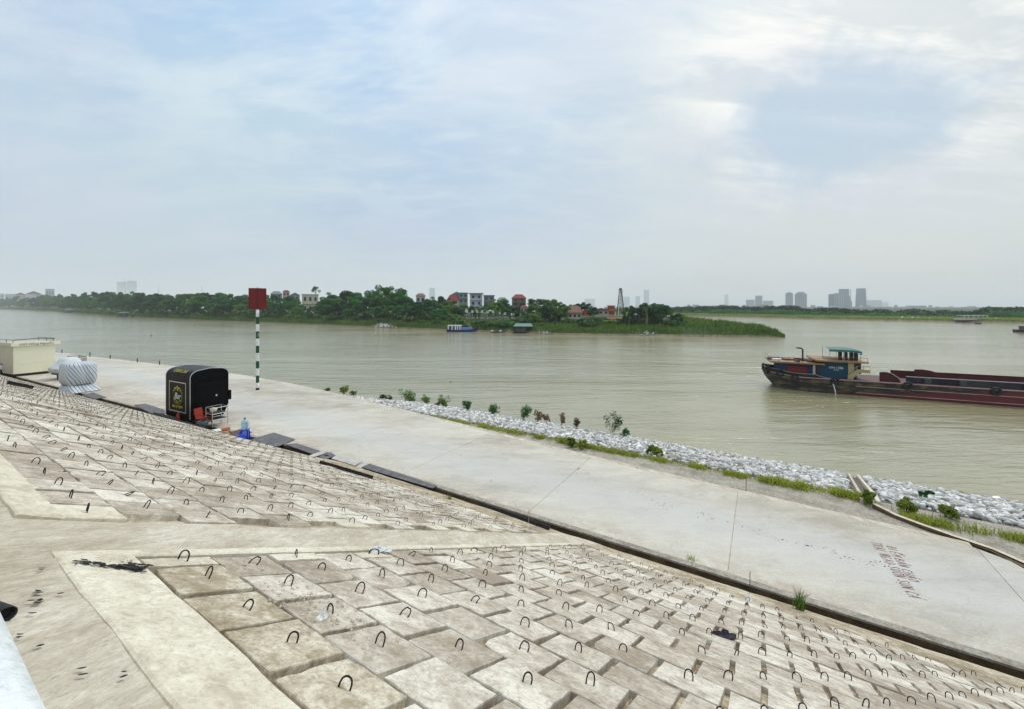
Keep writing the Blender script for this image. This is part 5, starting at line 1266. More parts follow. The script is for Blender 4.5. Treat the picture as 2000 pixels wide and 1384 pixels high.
# lattice tower
def lattice(P, Ht, w0, w1, label, cat='tower'):
    s = empty('lattice_tower', P, label, cat); st = mat('tower_steel', (.10, .08, .08), .6, .3)
    cor = [(-1, -1), (1, -1), (1, 1), (-1, 1)]
    for cx_, cy_ in cor: MB().tube([(cx_ * w0, cy_ * w0, 0), (cx_ * w1, cy_ * w1, Ht * .9)], .11, 5).build('leg', M_white if cx_ * cy_ > 0 else st, s)
    m = MB(); N = 7
    for k in range(N):
        u0, u1 = k / N, (k + 1) / N; wa, wb = w0 + (w1 - w0) * u0, w0 + (w1 - w0) * u1
        for i in range(4):
            c0, c1 = cor[i], cor[(i + 1) % 4]; m.tube([(c0[0] * wa, c0[1] * wa, Ht * .9 * u0), (c1[0] * wb, c1[1] * wb, Ht * .9 * u1)], .06, 4); m.tube([(c1[0] * wa, c1[1] * wa, Ht * .9 * u0), (c0[0] * wb, c0[1] * wb, Ht * .9 * u1)], .06, 4); m.tube([(c0[0] * wb, c0[1] * wb, Ht * .9 * u1), (c1[0] * wb, c1[1] * wb, Ht * .9 * u1)], .05, 4)
    m.build('bracing', st, s); m = MB(); m.box((0, 0, Ht * .92), (w1 * 4, w1 * 4, .15)); m.tube([(0, 0, Ht * .9), (0, 0, Ht)], .12, 6); m.box((0, 0, Ht * .98), (.9, .9, .8)); m.build('head', st, s)
lattice(at(1212, 616, 160), 50 / F * 160 + .3, 1.25, .42, 'red and white lattice tower rising above the peninsula roofs')
def mast(px, yt, yb, Y, label):
    P = at(px, yb, Y); m = MB(); m.tube([P, P + Vector((0, 0, (yb - yt) / F * Y))], .14, 5, r2=.05); tag(m.build('utility_pole', M_palebark), label, 'pole')
mast(1248, 606, 636, 140, 'pale utility pole in front of the right hand shed'); mast(1229, 620, 640, 138, 'short grey post on the shore below the sheds'); mast(310, 558, 574, 420, 'thin mast above the left wood'); mast(394, 557, 570, 400, 'thin mast above the wood left of the sign')

# letter boards on striped posts
M_dark = mat('dark_panel', (.02, .02, .022), .7)
chars = [(911.3, 608.5, '<', 'white arrow board pointing left on the first striped post'), (922.5, 609.3, 'L', 'white letter board L, second of the row across the river'), (932, 609, 'B', 'white letter board B, third of the row across the river'), (941.5, 609.2, 'C', 'white letter board C, fourth of the row across the river'), (952, 610, 'E', 'white letter board E, fifth of the row across the river'), (963, 609.7, 'G', 'white letter board G, sixth of the row across the river'), (976.3, 612, 'Z', 'yellowish letter board Z, seventh of the row across the river'), (986.5, 613, 'M', 'white letter board M, eighth of the row across the river'), (1000.3, 614.5, '>', 'white arrow board pointing right on the last striped post')]
for x, y, c, lb in chars:
    Y = 163.0; T_ = at(x, y, Y); G_z = H - (y + 16.5 - CY) / F * Y
    o = empty('letter_sign', (T_.x, Y, G_z), lb, 'sign', 'letter boards across the river'); hz = T_.z - G_z
    k = 6; seg = hz / k
    for q in range(k):
        m = MB(); m.tube([(0, .1, seg * q), (0, .1, seg * (q + 1))], .09, 8); m.build('pole_band', M_white if q % 2 else M_dark, o)
    m = MB(); r_ = .55
    if c == '<': m.prism([(-.75, 0), (-.25, -.55), (.55, -.55), (.55, .55), (-.25, .55)], -.05, .05, M=Matrix.Translation((0, 0, hz)) @ RX)
    elif c == '>': m.prism([(.75, 0), (.25, -.55), (.0, -.55), (.45, 0), (.0, .55), (.25, .55)], -.05, .05, M=Matrix.Translation((.3, 0, hz)) @ RX); m.prism([(-.6, -.5), (-.1, -.5), (.1, 0), (-.1, .5), (-.6, .5)], -.05, .05, M=Matrix.Translation((.1, 0, hz)) @ RX)
    else: m.box((0, 0, hz), (.85, .1, .95))
    m.build('board', W_cream if c == 'Z' else M_white, o)
    text_obj('letter', {'<': 'o', '>': '-'}.get(c, c), .85, Matrix.Translation((0, -.07, hz)) @ RX, M_dark, o, ext=.01)

# ------------------------------------------------------------------ boats across the river
def hull_mesh(L_, B_, z0, z1, bow=.25, sheer=.4, n=14):
    rings = []
    for i in range(n + 1):
        u = i / n; x = (u - .5) * L_
        w_ = B_ / 2 * (1 - max(0, (u - (1 - bow)) / bow) ** 2) * (1 - .25 * max(0, (.12 - u) / .12))
        w_ = max(w_, .02); zz = z1 + sheer * max(0, (u - .6) / .4) ** 2 + sheer * .4 * max(0, (.15 - u) / .15)
        rings.append([Vector((x - (.0 if u < .9 else 0), -w_, zz)), Vector((x * .97, -w_ * .82, z0)), Vector((x * .97, w_ * .82, z0)), Vector((x, w_, zz)), Vector((x, w_ * .85, zz - .12)), Vector((x, -w_ * .85, zz - .12))])
    m = MB(); m.loft(rings, closed=True, cap=True); return m
P = gp(904, 648.0, 0); bt = empty('fishing_boat', P + Vector((0, -1.5, 0)), 'blue hulled boat with a white open cabin moored at the far bank', 'boat', rz=R(-4))
hull_mesh(11.5, 2.8, -.3, .75, sheer=.9).build('hull', mat('navy_hull', (.012, .02, .12), .4), bt)
m = MB(); m.box((-2.8, 0, 2.35), (4.9, 2.4, .12)); m.build('cabin_roof', M_white, bt)
for x in (-5, -3.6, -2.4, -1.6, -.7):
    for y in (-1.1, 1.1): m = MB(); m.box((x, y, 1.5), (.38, .1, 1.6)); m.build('cabin_post', M_white, bt)
m = MB(); m.box((-2.9, 0, 1.25), (4.2, 2.0, 1.0)); m.build('cabin', mat('cabin_dark', (.06, .07, .10), .5), bt)
m = MB(); m.box((1.6, 0, 1.15), (3.2, 2.0, .7)); m.build('deck_cover', mat('sky_blue_cover', (.08, .25, .60), .5), bt)
m = MB(); m.tube([(3.6, 0, .8), (.8, -.6, 4.0)], .09, 5); m.tube([(4.0, 0, .8), (1.9, .5, 3.6)], .08, 5); m.tube([(-2.4, 0, 2.4), (-2.5, 0, 3.6)], .06, 5); m.build('boom', mat('tan_wood', (.45, .36, .20), .7), bt)
def houseboat(px, yw, w_px, h_m, label, rz=0, roofc=None, name='houseboat'):
    P = gp(px, yw, 0); L_ = w_px / F * P.y; o = empty(name, P, label, 'houseboat', None, rz)
    m = MB(); m.box((0, 0, .15), (L_ * 1.06, 5, .5)); m.build('raft', M_wood_black, o)
    m = MB(); m.box((-L_ * .1, 0, h_m * .35), (L_ * .55, 3.4, h_m * .5)); m.build('cabin', mat('grey_timber', (.10, .10, .10), .8), o)
    for x in (-.45, -.15, .15, .45):
        for y in (-2, 2): m = MB(); m.tube([(x * L_, y, .3), (x * L_, y, h_m * .75)], .07, 5); m.build('post', M_wood_black, o)
    m = MB(); a_, d_ = L_ * .52, 2.8
    m.loft([[Vector(q) for q in ((-a_, -d_, h_m * .72), (a_, -d_, h_m * .72), (a_, d_, h_m * .72), (-a_, d_, h_m * .72))], [Vector(q) for q in ((-a_ * .8, -.3, h_m), (a_ * .8, -.3, h_m), (a_ * .8, .3, h_m), (-a_ * .8, .3, h_m))]], cap=True); m.build('roof', roofc or R_teal, o)
    return o
houseboat(1022, 650.5, 36, 3.3, 'green roofed houseboat moored right of the blue boat', R(-3))
houseboat(246, 618.5, 28, 4.2, 'pair roofed houseboat moored under the left wood', R(-6))
houseboat(268, 619.3, 14, 3.2, 'smaller green roofed houseboat beside the paired one', R(-6))
houseboat(140, 610.8, 26, 5.0, 'houseboat far upstream under the left wood', R(-6))
P = gp(982, 650, 0); m = MB(); rr_ = random.Random(1)
rf = empty('raft', P, 'low dark raft of floats between the blue boat and the houseboat', 'raft')
m.box((0, 0, .2), (8.5, 1.6, .35)); m.build('deck', M_wood_black, rf)
for k in range(6): m = MB(); m.box((-3.8 + 1.5 * k, 0, .6), (.8, .8, .5)); m.build('float', M_grate if k % 2 else M_white, rf)
for (x, y, lb) in ((295.5, 656.5, 'small dark float on the river left of the sign pole'), (880, 745, 'tiny dark float on the river in midstream'), (72, 609.5, 'red float far upstream')):
    P = gp(x, y, 0); s_ = 2.2 / F * P.y / 1.0; m = MB(); n = 10; m.loft([[P + Vector((q * s_ * math.cos(6.28 * k / n), q * s_ * math.sin(6.28 * k / n), z * s_)) for k in range(n)] for q, z in ((.3, -.3), (.55, .0), (.5, .5), (.15, .8))], cap=True)
    tag(m.build('river_float', M_orange if 'red' in lb else M_blackmat), lb, 'float', 'floats on the river')

# ------------------------------------------------------------------ the sand barge
def barge():
    hd = Vector((.90, -.436, 0)).normalized(); S0 = Vector((29.75, 47.0, 0)); rz = math.atan2(hd.y, hd.x)
    b = empty('river_barge', S0, 'long rusty red and black sand barge with a blue deckhouse, stern first at right', 'barge', rz=rz)
    L_, B_ = 42.0, 5.2                                            # local x forward, y to port (away from the camera), near side y=0
    def hm():
        m = D.materials.new('barge_hull'); m.use_nodes = True; m.node_tree.nodes.clear(); t = NT(m.node_tree)
        bs = t.n('ShaderNodeBsdfPrincipled'); out = t.n('ShaderNodeOutputMaterial'); t.l(bs.outputs[0], out.inputs[0]); bs.inputs['Roughness'].default_value = .6
        tc = t.n('ShaderNodeTexCoord'); sep = t.n('ShaderNodeSeparateXYZ'); t.l(tc.outputs['Object'], sep.inputs[0])
        n = t.noise(t.mapping(tc.outputs['Object'], (.35, 1, 1.6)), 1.4, 6, .7)
        n2 = t.noise(t.mapping(tc.outputs['Object'], (1, 1, 1), loc=(3, 1, 1)), 2.5, 5, .7)
        top = t.mix(t.ramp(n, [(.47, 0), (.60, 1)]), (.008, .006, .005), (.11, .085, .03))
        f = t.math('ADD', t.math('ADD', t.math('MULTIPLY', sep.outputs['X'], .055), t.math('MULTIPLY', sep.outputs['Z'], -.55)), t.math('MULTIPLY', n, 1.1))
        c = t.mix(t.ramp(f, [(.78, 0), (.98, 1)]), top, (.12, .007, .007))
        c = t.mix(t.ramp(n2, [(.52, 0), (.68, .85)]), c, (.018, .012, .01))
        t.l(c, bs.inputs['Base Color']); return m
    MH = hm(); MR = mat('hold_red', (.070, .006, .006), .6, var=.35, nscale=.8); MRL = mat('rubbing_strake', (.33, .20, .20), .6, var=.3, nscale=.6); MBk = mat('tarred_black', (.010, .008, .007), .6, var=.4)
    def hw(x):                                                   # half width and deck height along the hull
        w_ = B_ / 2 * min(1, .55 + .45 * min(1, x / 3.5)); 
        if x > L_ - 5: w_ *= max(.05, 1 - ((x - L_ + 5) / 5) ** 2)
        zd = 1.55 + max(0, (2.6 - x) / 2.6) * .35; keel = -1.0 + max(0, (2.0 - x) / 2.0) ** 1.2 * 2.1
        return w_, zd, keel
    xs = [0, .25, .6, 1, 1.5, 2, 2.6, 3.5, 5, 8, 12, 20, 30, L_ - 5, L_ - 3, L_ - 1.2, L_]
    m = MB(); m.loft([[Vector((x, B_ / 2 - w_, zd)), Vector((x, B_ / 2 - w_ * 1.0, (zd + kz_) / 2)), Vector((x, B_ / 2 - w_ * .93, kz_)), Vector((x, B_ / 2 + w_ * .93, kz_)), Vector((x, B_ / 2 + w_, (zd + kz_) / 2)), Vector((x, B_ / 2 + w_, zd))] for x in xs for (w_, zd, kz_) in (hw(x),)], closed=True, cap=True)
    m.build('hull', MH, b)
    for zf, r_ in ((1.0, .07), (.62, .045), (.18, .045)):
        m = MB(); m.tube([Vector((x, B_ / 2 - hw(x)[0] - .02, hw(x)[1] if zf == 1 else hw(x)[1] * zf)) for x in xs if x > (0 if zf == 1 else 5)], r_, 6); m.build('rubbing_strake', MRL if zf < 1 else MRL, b)
    # bulwark round the stern
    m = MB(); P_ = [(x, B_ / 2 - hw(x)[0], hw(x)[1]) for x in (6.5, 5.5, 4.6, 3.5, 2.6, 2, 1.5, 1, .6, .25, 0)] + [(-.15, B_ / 2, 1.95)] + [(x, B_ / 2 + hw(x)[0], hw(x)[1]) for x in (0, .25, .6, 1, 1.5, 2, 2.6, 3.5, 4.6)]
    def bh(x): return .05 if x > 6 else (.12 if x > 5 else .42 if x > 1.5 else .50)
    m.loft([[Vector((x, y, z - .1)) for x, y, z in P_], [Vector((x - .12, y, z + bh(x))) for x, y, z in P_]], closed=False); m.build('bulwark', MBk, b)
    m = MB(); m.tube([Vector((x - .12, y, z + bh(x))) for x, y, z in P_], .045, 6); m.build('bulwark_rail', mat('worn_grey_rail', (.22, .20, .19), .6), b)
    # tyres hung as fenders
    for x in (.0, 1.3, 2.6, 6.2, 12.2, 18.6):
        m = MB(); n = 14; y = B_ / 2 - hw(x)[0] - .12; z = hw(x)[1] + (.1 if x < 2 else -.15); rt_ = .32
        m.tube([Vector((x + rt_ * math.cos(6.2832 * k / n), y, z + rt_ * math.sin(6.2832 * k / n))) for k in range(n + 1)], .11, 7, cap=False); m.build('tyre_fender', M_blackmat, b, smooth=True)
    m = MB(); m.tube([(-.25, B_ / 2 - .3 + .35 * math.cos(6.2832 * k / 14), 2.25 + .35 * math.sin(6.2832 * k / 14)) for k in range(15)], .13, 7, cap=False); m.build('tyre_fender', M_blackmat, b, smooth=True)
    # deckhouse
    MBl = mat('blue_cabin', (.004, .036, .10), .7, var=.2, nscale=.7, dirt=(.02, .05, .08), dscale=1.2, dthr=(.55, .75)); MTl = mat('teal_cabin', (.003, .055, .10), .7, var=.15)
    MTn = mat('tan_fascia', (.27, .155, .055), .6, var=.15)
    m = MB(); m.box((3.1, B_ / 2, 2.30), (4.0, B_ - 1.5, 1.5)); m.build('engine_house', MBl, b)
    m = MB(); m.box((6.7, B_ / 2, 2.50), (3.2, B_ - 1.5, 1.85)); m.build('wheelhouse', MTl, b)
    m = MB(); m.box((2.8, B_ / 2, 3.12), (5.1, B_ - .2, .16)); m.build('aft_roof', MTn, b)
    m = MB(); m.box((6.85, B_ / 2, 3.50), (4.6, B_ - .2, .15)); m.build('fore_roof', MTn, b)
    m = MB(); m.box((8.55, B_ / 2, 2.8), (.5, B_ - 2.4, 1.3)); m.build('bridge_window', M_win, b)
    m = MB(); m.box((2.9, .70, 2.2), (2.0, .12, 1.05), bev=.06); m.build('red_tank', mat('tank_red', (.17, .008, .008), .5, var=.3), b)
    m = MB(); m.box((4.95, .72, 2.3), (.42, .05, 1.25)); m.build('doorway', M_win, b)
    m = MB(); m.box((4.5, .71, 2.3), (.22, .07, 1.25)); m.build('door_leaf', W_cream, b)
    m = MB(); m.box((7.8, .70, 2.75), (.5, .08, 1.3)); m.build('cream_door', mat('cream_door', (.48, .38, .20), .6), b)
    text_obj('registration', 'HN-1286', .34, Matrix.Translation((6.5, .715, 2.75)) @ RX, M_white, b, ext=.01)
    text_obj('registration', 'TB 350', .16, Matrix.Translation((6.5, .715, 2.5)) @ RX, M_white, b, ext=.01)
    # stairs and landing
    MSt = mat('cream_stair', (.40, .31, .16), .6); m = MB(); n_before = set(b.children)
    m.loft([[Vector((8.0, y, 1.6)), Vector((8.0, y, 2.15)), Vector((8.8, y, 2.95)), Vector((9.9, y, 2.95)), Vector((9.9, y, 2.6)), Vector((9.0, y, 2.6)), Vector((8.5, y, 2.0)), Vector((8.5, y, 1.6))] for y in (.45, .50)], cap=True)
    m.build('stair_side', MSt, b)
    m = MB()
    for k in range(4): m.box((8.25 + .2 * k, .8, 1.75 + .25 * k), (.22, .6, .05))
    m.box((9.4, .8, 2.7), (1.1, .6, .06)); m.build('treads', mat('rust_tread', (.14, .05, .03), .8), b)
    m = MB(); m.tube([(8.0, .47, 2.2), (8.8, .47, 3.3), (9.9, .47, 3.3), (9.9, .47, 2.7)], .03, 5); m.tube([(9.35, .47, 3.3), (9.35, .47, 2.9)], .03, 5); m.tube([(8.8, .47, 3.3), (8.8, .47, 2.9)], .03, 5); m.build('handrail', MSt, b)
    for c_ in set(b.children) - n_before: c_.location = (-.55, 0, -.22)
    n_before = set(b.children)
    # roof clutter
    m = MB(); m.tube([(3.9, 1.6, 3.45), (3.9, 1.6, 4.75), (3.75, 1.6, 4.9), (3.3, 1.6, 4.95)], .085, 8); m.build('exhaust_pipe', MBk, b)
    m = MB()
    for x in (.4, 1.4, 2.4, 3.4, 4.4, 5.2): m.tube([(x, .3, 3.5), (x, .3, 4.0)], .025, 5)
    m.tube([(.4, .3, 4.0), (5.2, .3, 4.0)], .025, 5); m.tube([(.4, .3, 3.75), (5.2, .3, 3.75)], .02, 5); m.tube([(.4, .3, 4.0), (.4, B_ - .3, 4.0)], .025, 5)
    for x in (5.6, 6.6, 9.4): m.tube([(x, .3, 3.9), (x, .3, 4.3)], .02, 5)
    m.tube([(5.6, .3, 4.3), (9.4, .3, 4.3)], .02, 5); m.build('roof_railing', mat('rail_red', (.25, .06, .05), .6), b)
    m = MB(); rr = random.Random(5)
    for k in range(9): m.box((1.0 + .45 * k, 1.2 + rr.uniform(-.5, 1.5), 3.6), (rr.uniform(.3, .9), rr.uniform(.4, .9), rr.uniform(.15, .35)), rr.uniform(0, 1))
    m.build('roof_clutter', mat('clutter', (.10, .07, .06), .7, var=.6, nscale=1.5), b)
    m = MB(); m.box((1.3, 1.3, 3.62), (.9, .9, .22)); m.build('water_tank', M_white, b)
    m = MB(); m.loft([[Vector((4.2 + .25 * k, y, 3.52 + .34 * math.sin(min(1, k / 5) * math.pi * .98))) for y in np.linspace(.7, 2.4, 4)] for k in range(8)], closed=False); m.build('roof_cover', MBk, b)
    # canopy
    m = MB(); m.loft([[Vector((6.2 + 2.9 * u, y, 4.95 + .10 * math.sin(math.pi * v) - .35 * max(0, u - .8) * 2 + .0)) for v, y in zip(np.linspace(0, 1, 7), np.linspace(.9, B_ - .9, 7))] for u in np.linspace(0, 1, 8)], closed=False)
    ring_n = [Vector((6.2 + 2.9 * u, .9, 4.95 - .35 * max(0, u - .8) * 2)) for u in np.linspace(0, 1, 8)]
    m.loft([ring_n, [v + Vector((0, -.05, -.22)) for v in ring_n]], closed=False); m.build('canopy', mat('green_canvas', (.015, .12, .09), .6, var=.2), b)
    for x in (6.3, 7.6, 9.0):
        for y in (1.0, B_ - 1.0): m = MB(); m.tube([(x, y, 3.9), (x, y, 4.95)], .03, 5); m.build('canopy_post', M_silver, b)
    for x in (7.3, 7.8, 8.3, 8.7): m = MB(); m.box((x, 1.4, 4.3), (.25, .5, .75)); m.build('helm_seat', MBk, b)
    m = MB(); m.box((.55, 1.1, 2.55), (.5, .4, .7), bev=.1); m.build('hanging_drum', MBk, b)
    for c_ in set(b.children) - n_before: c_.location = (-.3, 0, -.32)
    # foredeck and hold
    m = MB(); m.box((23.1, B_ / 2, 1.57), (35.3, B_ - .25, .05)); m.build('deck', MR, b)
    CO_ = mat('coaming_blue', (.018, .018, .032), .6, var=.6, nscale=.5, dirt=(.035, .045, .035), dscale=.5, dthr=(.5, .6))
    m = MB(); m.box((L_ / 2 + 5.3, .62, 1.9), (L_ - 14, .06, .62)); m.build('coaming', CO_, b)
    m = MB(); m.box((L_ / 2 + 5.3, .60, 2.23), (L_ - 14, .18, .07)); m.build('coaming_cap', mat('cap_grey', (.28, .25, .25), .6), b)
    m = MB(); m.box((L_ / 2 + 5.3, B_ - .62, 1.9), (L_ - 14, .06, .85)); m.box((L_ / 2 + 5.3, B_ - .62, 2.34), (L_ - 14, .14, .06)); m.build('coaming', MR, b)
    for x in (13.9, 16.5, 21.0, 26): m = MB(); m.box((x, .45, 1.9), (.5, .3, .5)); m.build('bracket', mat('bracket_grey', (.045, .06, .05), .6), b)
    m = MB(); pr = [(0, 0), (0, .95), (.5, 1.0), (1.0, .85), (1.5, .45), (1.75, 0)]
    m.prism(pr, -.04, .04, M=Matrix.Translation((10.2, .7, 1.6)) @ RX); m.build('bulkhead_plate', MR, b); m = MB(); m.prism(pr, -.04, .04, M=Matrix.Translation((14.2, B_ - 1.0, 1.9)) @ RX @ Matrix.Diagonal((1.4, .75, 1, 1))); m.build('bulkhead_plate', MR, b)
    m = MB(); m.tube([(10.2 + p_[0], .64, 1.6 + p_[1]) for p_ in pr[1:]], .05, 6); m.build('bulkhead_rim', mat('rim_grey', (.35, .32, .32), .6), b)
    # water jet from the side
    m = MB(); m.tube([(5.9, .05, 1.3), (6.05, -.25, 1.0), (6.15, -.4, .4), (6.2, -.45, -.05)], .05, 6); m.build('water_jet', M_cover, b)
    return b
barge()
# second boat at the right edge
P = gp(2003, 649.5, 0); b2 = empty('motor_boat', P + Vector((1.5, 0, 0)), 'dark boat cut off by the right edge, far out on the river', 'boat', rz=R(-15))
hull_mesh(8.5, 2.4, -.3, .8, bow=.3, sheer=.6).build('hull', M_wood_black, b2)
m = MB(); m.box((-.2, 0, 1.5), (4.2, 2.0, 1.3)); m.build('cabin', mat('brown_cabin', (.10, .06, .06), .6), b2)
m = MB(); m.box((-.2, 0, 2.2), (4.8, 2.3, .12)); m.build('cabin_roof', R_grey, b2)
for (x, y, lb) in ((1911, 633.5, 'small dark sampan near the right bank'), (1872, 633, 'small pale sampan near the right bank')):
    P = gp(x, y, 0); s_ = empty('sampan', P, lb, 'boat', 'sampans near the right bank'); hull_mesh(3.2, 1.1, -.2, .45, sheer=.25).build('hull', M_wood_black if 'dark' in lb else M_paleboard, s_); m = MB(); m.box((0, 0, .55), (1.2, .8, .5)); m.build('cabin', R_grey, s_)

# ------------------------------------------------------------------ right hand bank with its far wood
SH2 = [(1180, 614.6), (1310, 618), (1480, 621.7), (1600, 625.3), (1700, 627.6), (1850, 630.3), (2000, 632.6), (2300, 636)]
def in2(px, d):
    P = gp(px, lerp_tab(SH2, px, 1), 0); r_ = Vector((P.x, P.y, 0)).normalized(); Q_ = P + r_ * d
    Q_.z = -.3 + 1.6 * min(1, d / 4) + 1.0 * min(1, d / 60); return Q_
m = MB(); pxs = list(np.linspace(1180, 2300, 60)); frs = [0, 4, 15, 40, 80, 160, 400, 1000, 2600]
m.loft([[in2(x, d) for d in frs] for x in pxs], closed=False); m.m = [(1 if (k % 8) == 0 else 0) for k in range(len(m.f))]
m.build('right_bank', [M_land, M_mud], smooth=True, kind='structure')
TOP2 = [(q_[0], q_[1] - 1.0) for q_ in [(1180, 604), (1310, 602), (1345, 600), (1420, 598), (1480, 601), (1500, 599.5), (1545, 598.5), (1575, 606), (1600, 604), (1625, 602), (1650, 606), (1700, 608), (1715, 604), (1740, 610), (1760, 608), (1785, 604), (1800, 610), (1845, 607), (1870, 610), (1900, 609), (1928, 607), (1935, 601), (1975, 601), (1985, 608), (1995, 604), (2060, 600)]]
def far_wood(name, shift, depth0, n, size):
    cl = []; x = 1182
    while x < 2090:
        d0 = depth0 * random.uniform(.8, 1.3); B = in2(x, d0); yt = lerp_tab(TOP2, x, 1) + shift + random.uniform(-.8, 1.2)
        zt_ = H - (yt - CY) / F * B.y; r_ = random.uniform(3.5, 6.5)
        if zt_ < B.z + 2.5: zt_ = B.z + 2.5
        z = zt_ - r_ * .8
        while z > B.z - 1:
            cl.append((B.x + random.gauss(0, 1.5), B.y + random.gauss(0, 4), z, r_)); z -= r_ * .9
        x += random.uniform(2.5, 4.5)
    V, Q = leaf_cloud(cl, n, size); return npmesh(name, V, Q, M_leaf)
go = D.objects.new('far_wood', far_wood('far_wood', 0, 75, 52000, 1.6)); link(go); tag(go, 'hazy dark wood along the whole right hand bank, reads as one mass', 'wood', kind='stuff')
go = D.objects.new('far_wood', far_wood('far_wood', 7, 38, 16000, 1.2)); link(go); tag(go, 'lower scrub in front of the wood on the right hand bank', 'scrub', kind='stuff')
rows = []
for _ in range(16000):
    x = rng.uniform(1200, 2060); G_ = in2(x, rng.exponential(14) + 3); rows.append((G_.x, G_.y, G_.z - .1, 1))
go = D.objects.new('bank_grass', blades('bank_grass', np.array(rows), 1.3, .45, M_reed, .3)); link(go); tag(go, 'grass along the water of the right hand bank', 'grass', kind='stuff')
for (x, lb) in ((1762, 'first small white tent on the right bank'), (1782, 'second small white tent on the right bank'), (1795, 'brownish tent roof in the row on the right bank'), (1816, 'grey tent roof at the middle of the row on the right bank'), (1946, 'pale tent near the right edge of the picture')):
    G_ = in2(x, 9); tt = empty('tent', G_, lb, 'tent', 'tents on the right bank'); m = MB(); m.loft([[Vector(q) for q in ((-1.1, -1, 0), (1.1, -1, 0), (1.1, 1, 0), (-1.1, 1, 0))], [Vector(q) for q in ((-.15, 0, 1.5), (.15, 0, 1.5), (.15, .1, 1.5), (-.15, .1, 1.5))]], cap=True); m.build('canvas', M_white if 'white' in lb else W_pink, tt); m = MB(); m.box((0, -1.01, .4), (.5, .05, .8)); m.build('doorway', M_dark, tt)
G_ = in2(1895, 6); fb = empty('ferry_pontoon', G_, 'long pale pontoon moored at the right hand bank', 'pontoon'); m = MB(); m.box((0, -1, .6), (17, 4, 1.0)); m.build('deck', W_pink, fb)
m = MB(); m.box((0, -1, 2.6), (14, 4, .2)); m.build('roof', W_white, fb)
for k in range(6): m = MB(); m.box((-6.5 + 2.6 * k, -2.8, 1.8), (.3, .3, 1.6)); m.build('post', W_white, fb)

# ------------------------------------------------------------------ hazy skyline
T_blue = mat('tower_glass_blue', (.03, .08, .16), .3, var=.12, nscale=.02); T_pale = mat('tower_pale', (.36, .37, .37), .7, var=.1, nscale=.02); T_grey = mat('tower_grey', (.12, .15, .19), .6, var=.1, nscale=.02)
T_faint = mat('tower_hazed', (.48, .53, .57), .8, var=.05, nscale=.02)  # haze put into the colour: paled close to the sky
def tower(px0, px1, yt, Y, mt, label, kind_='box', cat='tower', group='towers on the hazy skyline', extra=None):
    x0, x1 = (px0 - CX) / F * Y, (px1 - CX) / F * Y; th_ = math.atan2((x0 + x1) / 2, Y); wd = (x1 - x0) * math.cos(th_); zt_ = H - (yt - CY) / F * Y; o = empty('tower_block', ((x0 + x1) / 2, Y, 0), label, cat, group, -th_)
    dp = wd * .5; m = MB(); hb = zt_
    if kind_ == 'dome': hb = zt_ - wd * .28
    if kind_ == 'taper': m.loft([[Vector((sx * wd / 2 * q, sy * dp / 2, z)) for sx, sy in ((-1, -1), (1, -1), (1, 1), (-1, 1))] for z, q in ((0, 1.06), (zt_ * .5, 1.0), (zt_, .88))], cap=True)
    elif kind_ == 'step':
        m.box((-wd * .12, 0, zt_ / 2), (wd * .76, dp, zt_))
        for k, (w_, q) in enumerate(((.10, .62), (.08, .48), (.08, .34))): m.box((wd * (.26 + .08 * k + w_ / 2), 0, zt_ * q / 2), (wd * (w_ + .001 * k), dp * .9, zt_ * q))
    else: m.box((0, 0, hb / 2), (wd, dp, hb))
    m.build('shaft', mt, o)
    if kind_ == 'dome':
        m = MB(); n = 12; m.loft([[Vector((wd * .42 * math.cos(t_) * math.cos(6.2832 * k / n), wd * .42 * math.cos(t_) * math.sin(6.2832 * k / n), hb + wd * .28 * math.sin(t_))) for k in range(n)] for t_ in (0, .4, .8, 1.2, 1.5)], cap=True); m.build('dome', T_grey, o)
        m = MB(); m.box((0, 0, hb + .8), (wd * 1.04, dp * 1.04, 1.6)); m.build('cornice', T_grey, o)
    nst = max(2, int(wd / 9))
    if Y < 3000:
        for k in range(nst):
            m = MB(); m.box(((-.5 + (k + .5) / nst) * wd * .94, -dp / 2 - .15, hb * .5), (wd / nst * .38, .3, hb * .94)); m.build('window_strip', T_grey if mt != T_grey else T_blue, o)
    return o
tower(1656 - 18, 1656 + 8, 565, 2500, T_blue, 'tall dark tower with a stepped right side on the skyline', 'step')
tower(1671, 1692, 564, 2500, T_blue, 'rightmost tall glass tower with tapered sides', 'taper')
tower(1618, 1629, 575, 2250, T_grey, 'leftmost slab of the tower cluster')
tower(1629, 1639, 573, 2250, T_pale, 'second slab of the tower cluster, slightly taller')
tower(1639.5, 1648, 575, 2230, T_pale, 'third slab of the cluster in front of the stepped tower')
tower(1534, 1549, 571, 2400, T_pale, 'left twin apartment tower with a domed top', 'dome')
tower(1552, 1576, 570, 2400, T_pale, 'right wider twin apartment tower with a domed top', 'dome')
tower(1475, 1489, 578, 3000, T_grey, 'grey square tower with a dark centre left of the twin domes')
tower(1457, 1474, 586, 3400, T_grey, 'low block attached left of the grey square tower'); tower(1490, 1510, 588, 3500, T_grey, 'low block right of the grey square tower')
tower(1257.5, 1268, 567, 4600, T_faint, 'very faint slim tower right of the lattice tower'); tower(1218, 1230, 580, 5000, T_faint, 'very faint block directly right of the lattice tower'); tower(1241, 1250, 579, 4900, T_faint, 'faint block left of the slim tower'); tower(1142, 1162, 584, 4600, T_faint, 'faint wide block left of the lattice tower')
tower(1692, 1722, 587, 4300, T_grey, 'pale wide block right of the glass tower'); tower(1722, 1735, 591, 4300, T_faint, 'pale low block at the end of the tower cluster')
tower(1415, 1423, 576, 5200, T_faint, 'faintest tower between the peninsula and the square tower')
tower(838, 850, 563, 3600, T_faint, 'faint pointed tower above the centre wood', 'taper')
